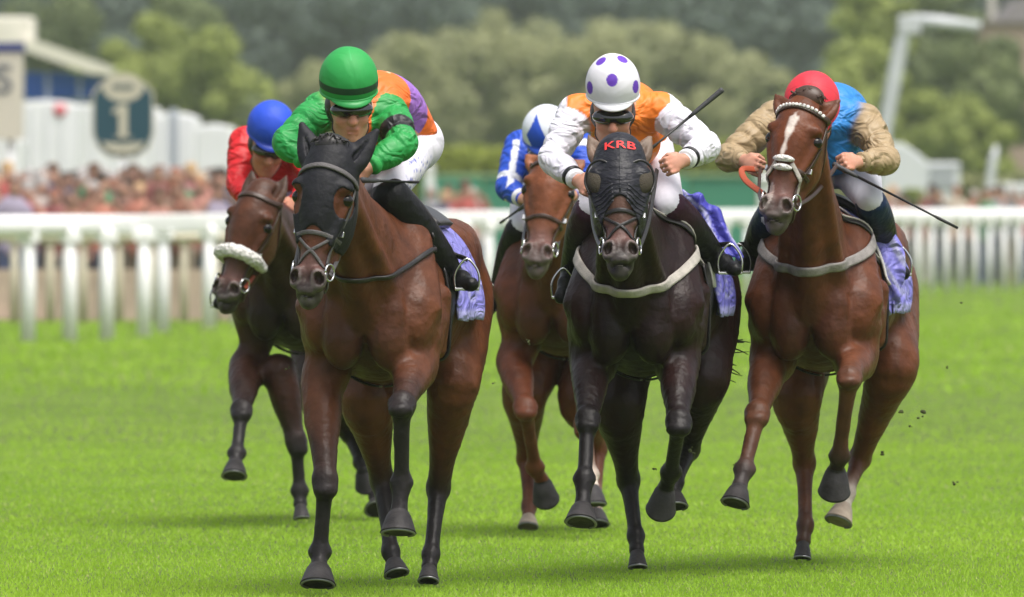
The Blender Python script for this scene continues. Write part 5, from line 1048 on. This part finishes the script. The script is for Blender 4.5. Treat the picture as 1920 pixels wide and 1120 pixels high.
def tree(px, top, hw, D, lm, label, seed, n=9000, leaf=.30, low=360, clumps=26, grp='trees beyond the racecourse', cat='tree', name='broadleaf_tree'):
    """crown from screen row `top` down to `low`, half width hw px; real tree standing at distance D"""
    r = np.random.default_rng(seed); s = D/F; x0 = W(px, 0, D)[0]; zt = CAMZ-(top-HY)*s; zb = max(.1, CAMZ-(low-HY)*s); a = hw*s; t = empty(name, (x0, D, 0), label=label, cat=cat, group=grp)
    cz, hz = (zt+zb)/2, (zt-zb)/2; cc = []
    for _ in range(clumps):
        d = r.normal(size=3); d /= np.linalg.norm(d); d *= r.uniform(.35, .92); cc.append((d[0]*a, d[1]*a*.8, cz+d[2]*hz, r.uniform(.20, .42)*min(a, hz)**.5*max(a, hz)**.5))
    cc = np.array(cc); cc[:, 3] = np.minimum(cc[:, 3], np.maximum(.25*a, zt-cc[:, 2])); i = r.integers(0, clumps, n); d = r.normal(size=(n, 3)); d /= np.linalg.norm(d, axis=1)[:, None]; rad = r.uniform(.55, 1.05, n)**.6
    P = cc[i, :3]+d*cc[i, 3][:, None]*rad[:, None]*np.array([1, 1, .85]); ok = P[:, 2] < zt+.2; P = P[ok]; i = i[ok]; d = d[ok]; m = len(P)
    nn = d+r.normal(size=(m, 3))*.6; nn /= np.linalg.norm(nn, axis=1)[:, None]; u = np.cross(nn, r.normal(size=(m, 3))); u /= np.linalg.norm(u, axis=1)[:, None]; v = np.cross(nn, u); sz = leaf*r.uniform(.5, 1.3, m)[:, None]
    V = np.stack([P-u*sz*.5, P+v*sz*.33, P+u*sz*.5, P-v*sz*.33], 1).reshape(-1, 3); tone = .15+r.uniform(0, 1, clumps)[i]*.45+r.uniform(0, .4, m); col = np.repeat(tone, 4)[:, None]*np.ones(3)
    o = link('crown', mesh_np('crown', V, np.arange(4*m).reshape(-1, 4), col), lm, t, smooth=False)
    mb = MB(); h = cz; mb.tube([(0, 0, 0), (.05*a, 0, h*.4), (0, 0, h), (0, 0, cz+hz*.5)], [.045*a+.12, .035*a+.1, .02*a+.06, .02], 8)
    for q in cc[:7]: mb.tube([(0, 0, max(.3, h*.5)), (q[0]*.5, q[1]*.5, (h*.5+q[2])/2+.2), tuple(q[:3])], [.02*a+.05, .015*a+.03, .02], 6)
    mb.build('trunk', M_bark, t)
T = tree
# far dark belt
DK = ['just left above the green cap', 'just right above the green cap', 'between the two middle caps, left of centre', 'right of centre before the spotted cap', 'above the spotted cap', 'above the raised whip', 'between raised whip and red cap', 'directly above the red cap', 'right of the bright left trees', 'behind the gantry mast', 'above the furlong marker', 'behind the cream roof at far left', 'behind the gantry arm', 'at the top right corner']
for k, (px, top, hw) in enumerate([(560, -60, 150), (690, -90, 150), (830, -70, 150), (980, -80, 150), (1130, -60, 150), (1270, -90, 150), (1410, -100, 150), (1530, -60, 130), (400, -80, 150), (1650, -80, 150), (200, -90, 170), (40, -80, 150), (1800, -90, 160), (1930, -80, 150)]):
    T(px, top, hw, 640+(k*37) % 60, L_dark, 'tall dark woodland tree far behind, '+DK[k], 50+k, n=9000, leaf=.75, low=330, clumps=34, grp='dark woodland trees far behind')
tag(link('woodland', mesh_np('woodland', [(-45, 720, -1), (45, 720, -1), (45, 722, 19), (-45, 722, 19), (-45, 730, -1), (45, 730, -1), (45, 730, 19), (-45, 730, 19)], [(0, 1, 2, 3), (1, 5, 6, 2), (5, 4, 7, 6), (4, 0, 3, 7), (3, 2, 6, 7)]), mat('wood_shade', (.020, .030, .026), rough=1), smooth=False), 'dark depth of the wood behind the far trees', kind='stuff')  # plain dark block; the shade inside the wood is put into its colour
# left bright trees
T(110, -40, 105, 470, L_mid, 'leafy green tree rising behind the cream roof', 1, low=250, n=9000); T(255, 20, 110, 440, L_bright, 'yellow green tree behind the furlong marker', 2, low=330, n=11000); T(420, 30, 112, 430, L_bright, 'large bright green tree above the blue capped jockey', 3, low=340, n=12000); T(330, -50, 110, 480, L_mid, 'green tree at the top left between two brighter trees', 4, low=240, n=9000)
T(500, 150, 60, 420, L_mid, 'lower green bush tree left of the green capped jockey', 5, low=345, n=6000)
# middle olive trees
for k, (px, top, hw, lb) in enumerate([(600, 120, 100, 'olive tree behind the leading jockey'), (760, 60, 125, 'round olive tree right of the green cap'), (890, 15, 135, 'tallest round olive tree in the middle of the picture'), (1020, 45, 115, 'low olive tree left of the spotted cap'), (1130, 40, 135, 'round olive tree directly behind the spotted cap'), (1280, 45, 130, 'broad olive tree behind the raised whip'), (1400, 85, 100, 'sloping olive tree between the two right jockeys'), (1470, 170, 70, 'small olive tree left of the red cap')]):
    T(px, top, hw, 520+(k*13) % 40, L_olive, lb, 20+k, low=330, n=12000, leaf=.42, clumps=34)
for k, (px, top, hw, lb) in enumerate([(690, 95, 110, 'hazy olive tree filling the gap right of the green cap'), (825, 30, 130, 'tall hazy olive tree behind the round ones in the middle'), (955, 20, 130, 'hazy olive tree above the blue and white cap'), (1080, 30, 130, 'hazy olive tree left above the spotted cap'), (1210, 35, 130, 'hazy olive tree above the orange shoulders'), (1345, 65, 115, 'hazy olive tree right of the whip handle')]):
    T(px, top, hw, 590+(k*11) % 30, L_olive, lb, 70+k, low=330, n=11000, leaf=.5, clumps=40)
# right bright trees
T(1620, 60, 85, 430, L_bright, 'bright green tree left of the gantry mast', 31, low=330, n=8500); T(1720, 130, 110, 400, L_bright, 'rounded yellow green tree behind the gantry mast', 32, low=345, n=10500); T(1850, 60, 120, 420, L_mid, 'large green tree at the right edge', 33, low=340, n=11000); T(1760, -50, 120, 460, L_mid, 'tall green tree under the gantry arm', 34, low=230, n=10000); T(1640, -50, 90, 450, L_bright, 'bright tree crown at the top left of the gantry', 35, low=150, n=6500)
T(1845, 200, 60, 380, L_bright, 'low bright bush tree above the right spectators', 36, low=350, n=6000)
T(1712, 338, 34, 228, L_bright, 'small clipped yellow green shrub before the white box unit', 37, low=400, n=3500, leaf=.06, clumps=12, cat='shrub', name='shrub', grp='shrubs near the rail'); T(1480, 230, 60, 400, L_olive, 'dull green bush behind the right jockey elbow', 38, low=350, n=4500)
# hedge bank behind the hoarding
def hedge(x0, x1, top, D, lm, label, n=14000, leaf=.22, seed=3):
    r = np.random.default_rng(seed); s = D/F; a, b = (x0-960)*s, (x1-960)*s; z = CAMZ-(top-HY)*s; P = np.stack([r.uniform(a, b, n), D+r.uniform(0, 3, n), z*r.uniform(0, 1, n)**.5], 1); P[:, 2] += .12*np.sin(P[:, 0]*1.3)+.06*np.sin(P[:, 0]*4)
    u = r.normal(size=(n, 3)); u /= np.linalg.norm(u, axis=1)[:, None]; v = np.cross(u, r.normal(size=(n, 3))); v /= np.linalg.norm(v, axis=1)[:, None]
    V = np.stack([P-u*leaf*.5, P+v*leaf*.4, P+u*leaf*.5, P-v*leaf*.4], 1).reshape(-1, 3); col = np.repeat(r.uniform(0, 1, n), 4)[:, None]*np.ones(3); t = empty('hedge', ((a+b)/2, D, 0), label=label, cat='hedge')
    V[:, 0] -= (a+b)/2; V[:, 1] -= D; link('foliage', mesh_np('hedge', V, np.arange(4*n).reshape(-1, 4), col), lm, t, smooth=False); MB().box((0, 2, z*.45), (b-a, 1.5, z*.85)).build('branches', mat('hedge_core', (.05, .055, .02), rough=1), t, smooth=False)
hedge(430, 1500, 270, 330, leafmat('leaf_yellow', (.22, .27, .04), (.36, .40, .07)), 'long clipped yellow green hedge above the green hoarding', n=20000); hedge(1490, 1960, 325, 320, L_olive, 'dull green hedge behind the units at the right', n=9000, seed=5)

# ---------------------------------------------------------------- the air
hz = MB().box((0, 399, 11.5), (420, 802, 25)).build('haze', None, smooth=False); hz['kind'] = 'stuff'
hm = bpy.data.materials.new('air'); hm.use_nodes = True; n = hm.node_tree; n.nodes.remove(n.nodes['Principled BSDF']); pv = n.nodes.new('ShaderNodeVolumePrincipled')
pv.inputs['Density'].default_value = .00021; pv.inputs['Color'].default_value = (.80, .86, .84, 1); pv.inputs['Anisotropy'].default_value = .2; n.links.new(pv.outputs[0], n.nodes['Material Output'].inputs['Volume']); hz.data.materials.append(hm)
sc.cycles.volume_bounces = 1; sc.cycles.volume_step_rate = 4
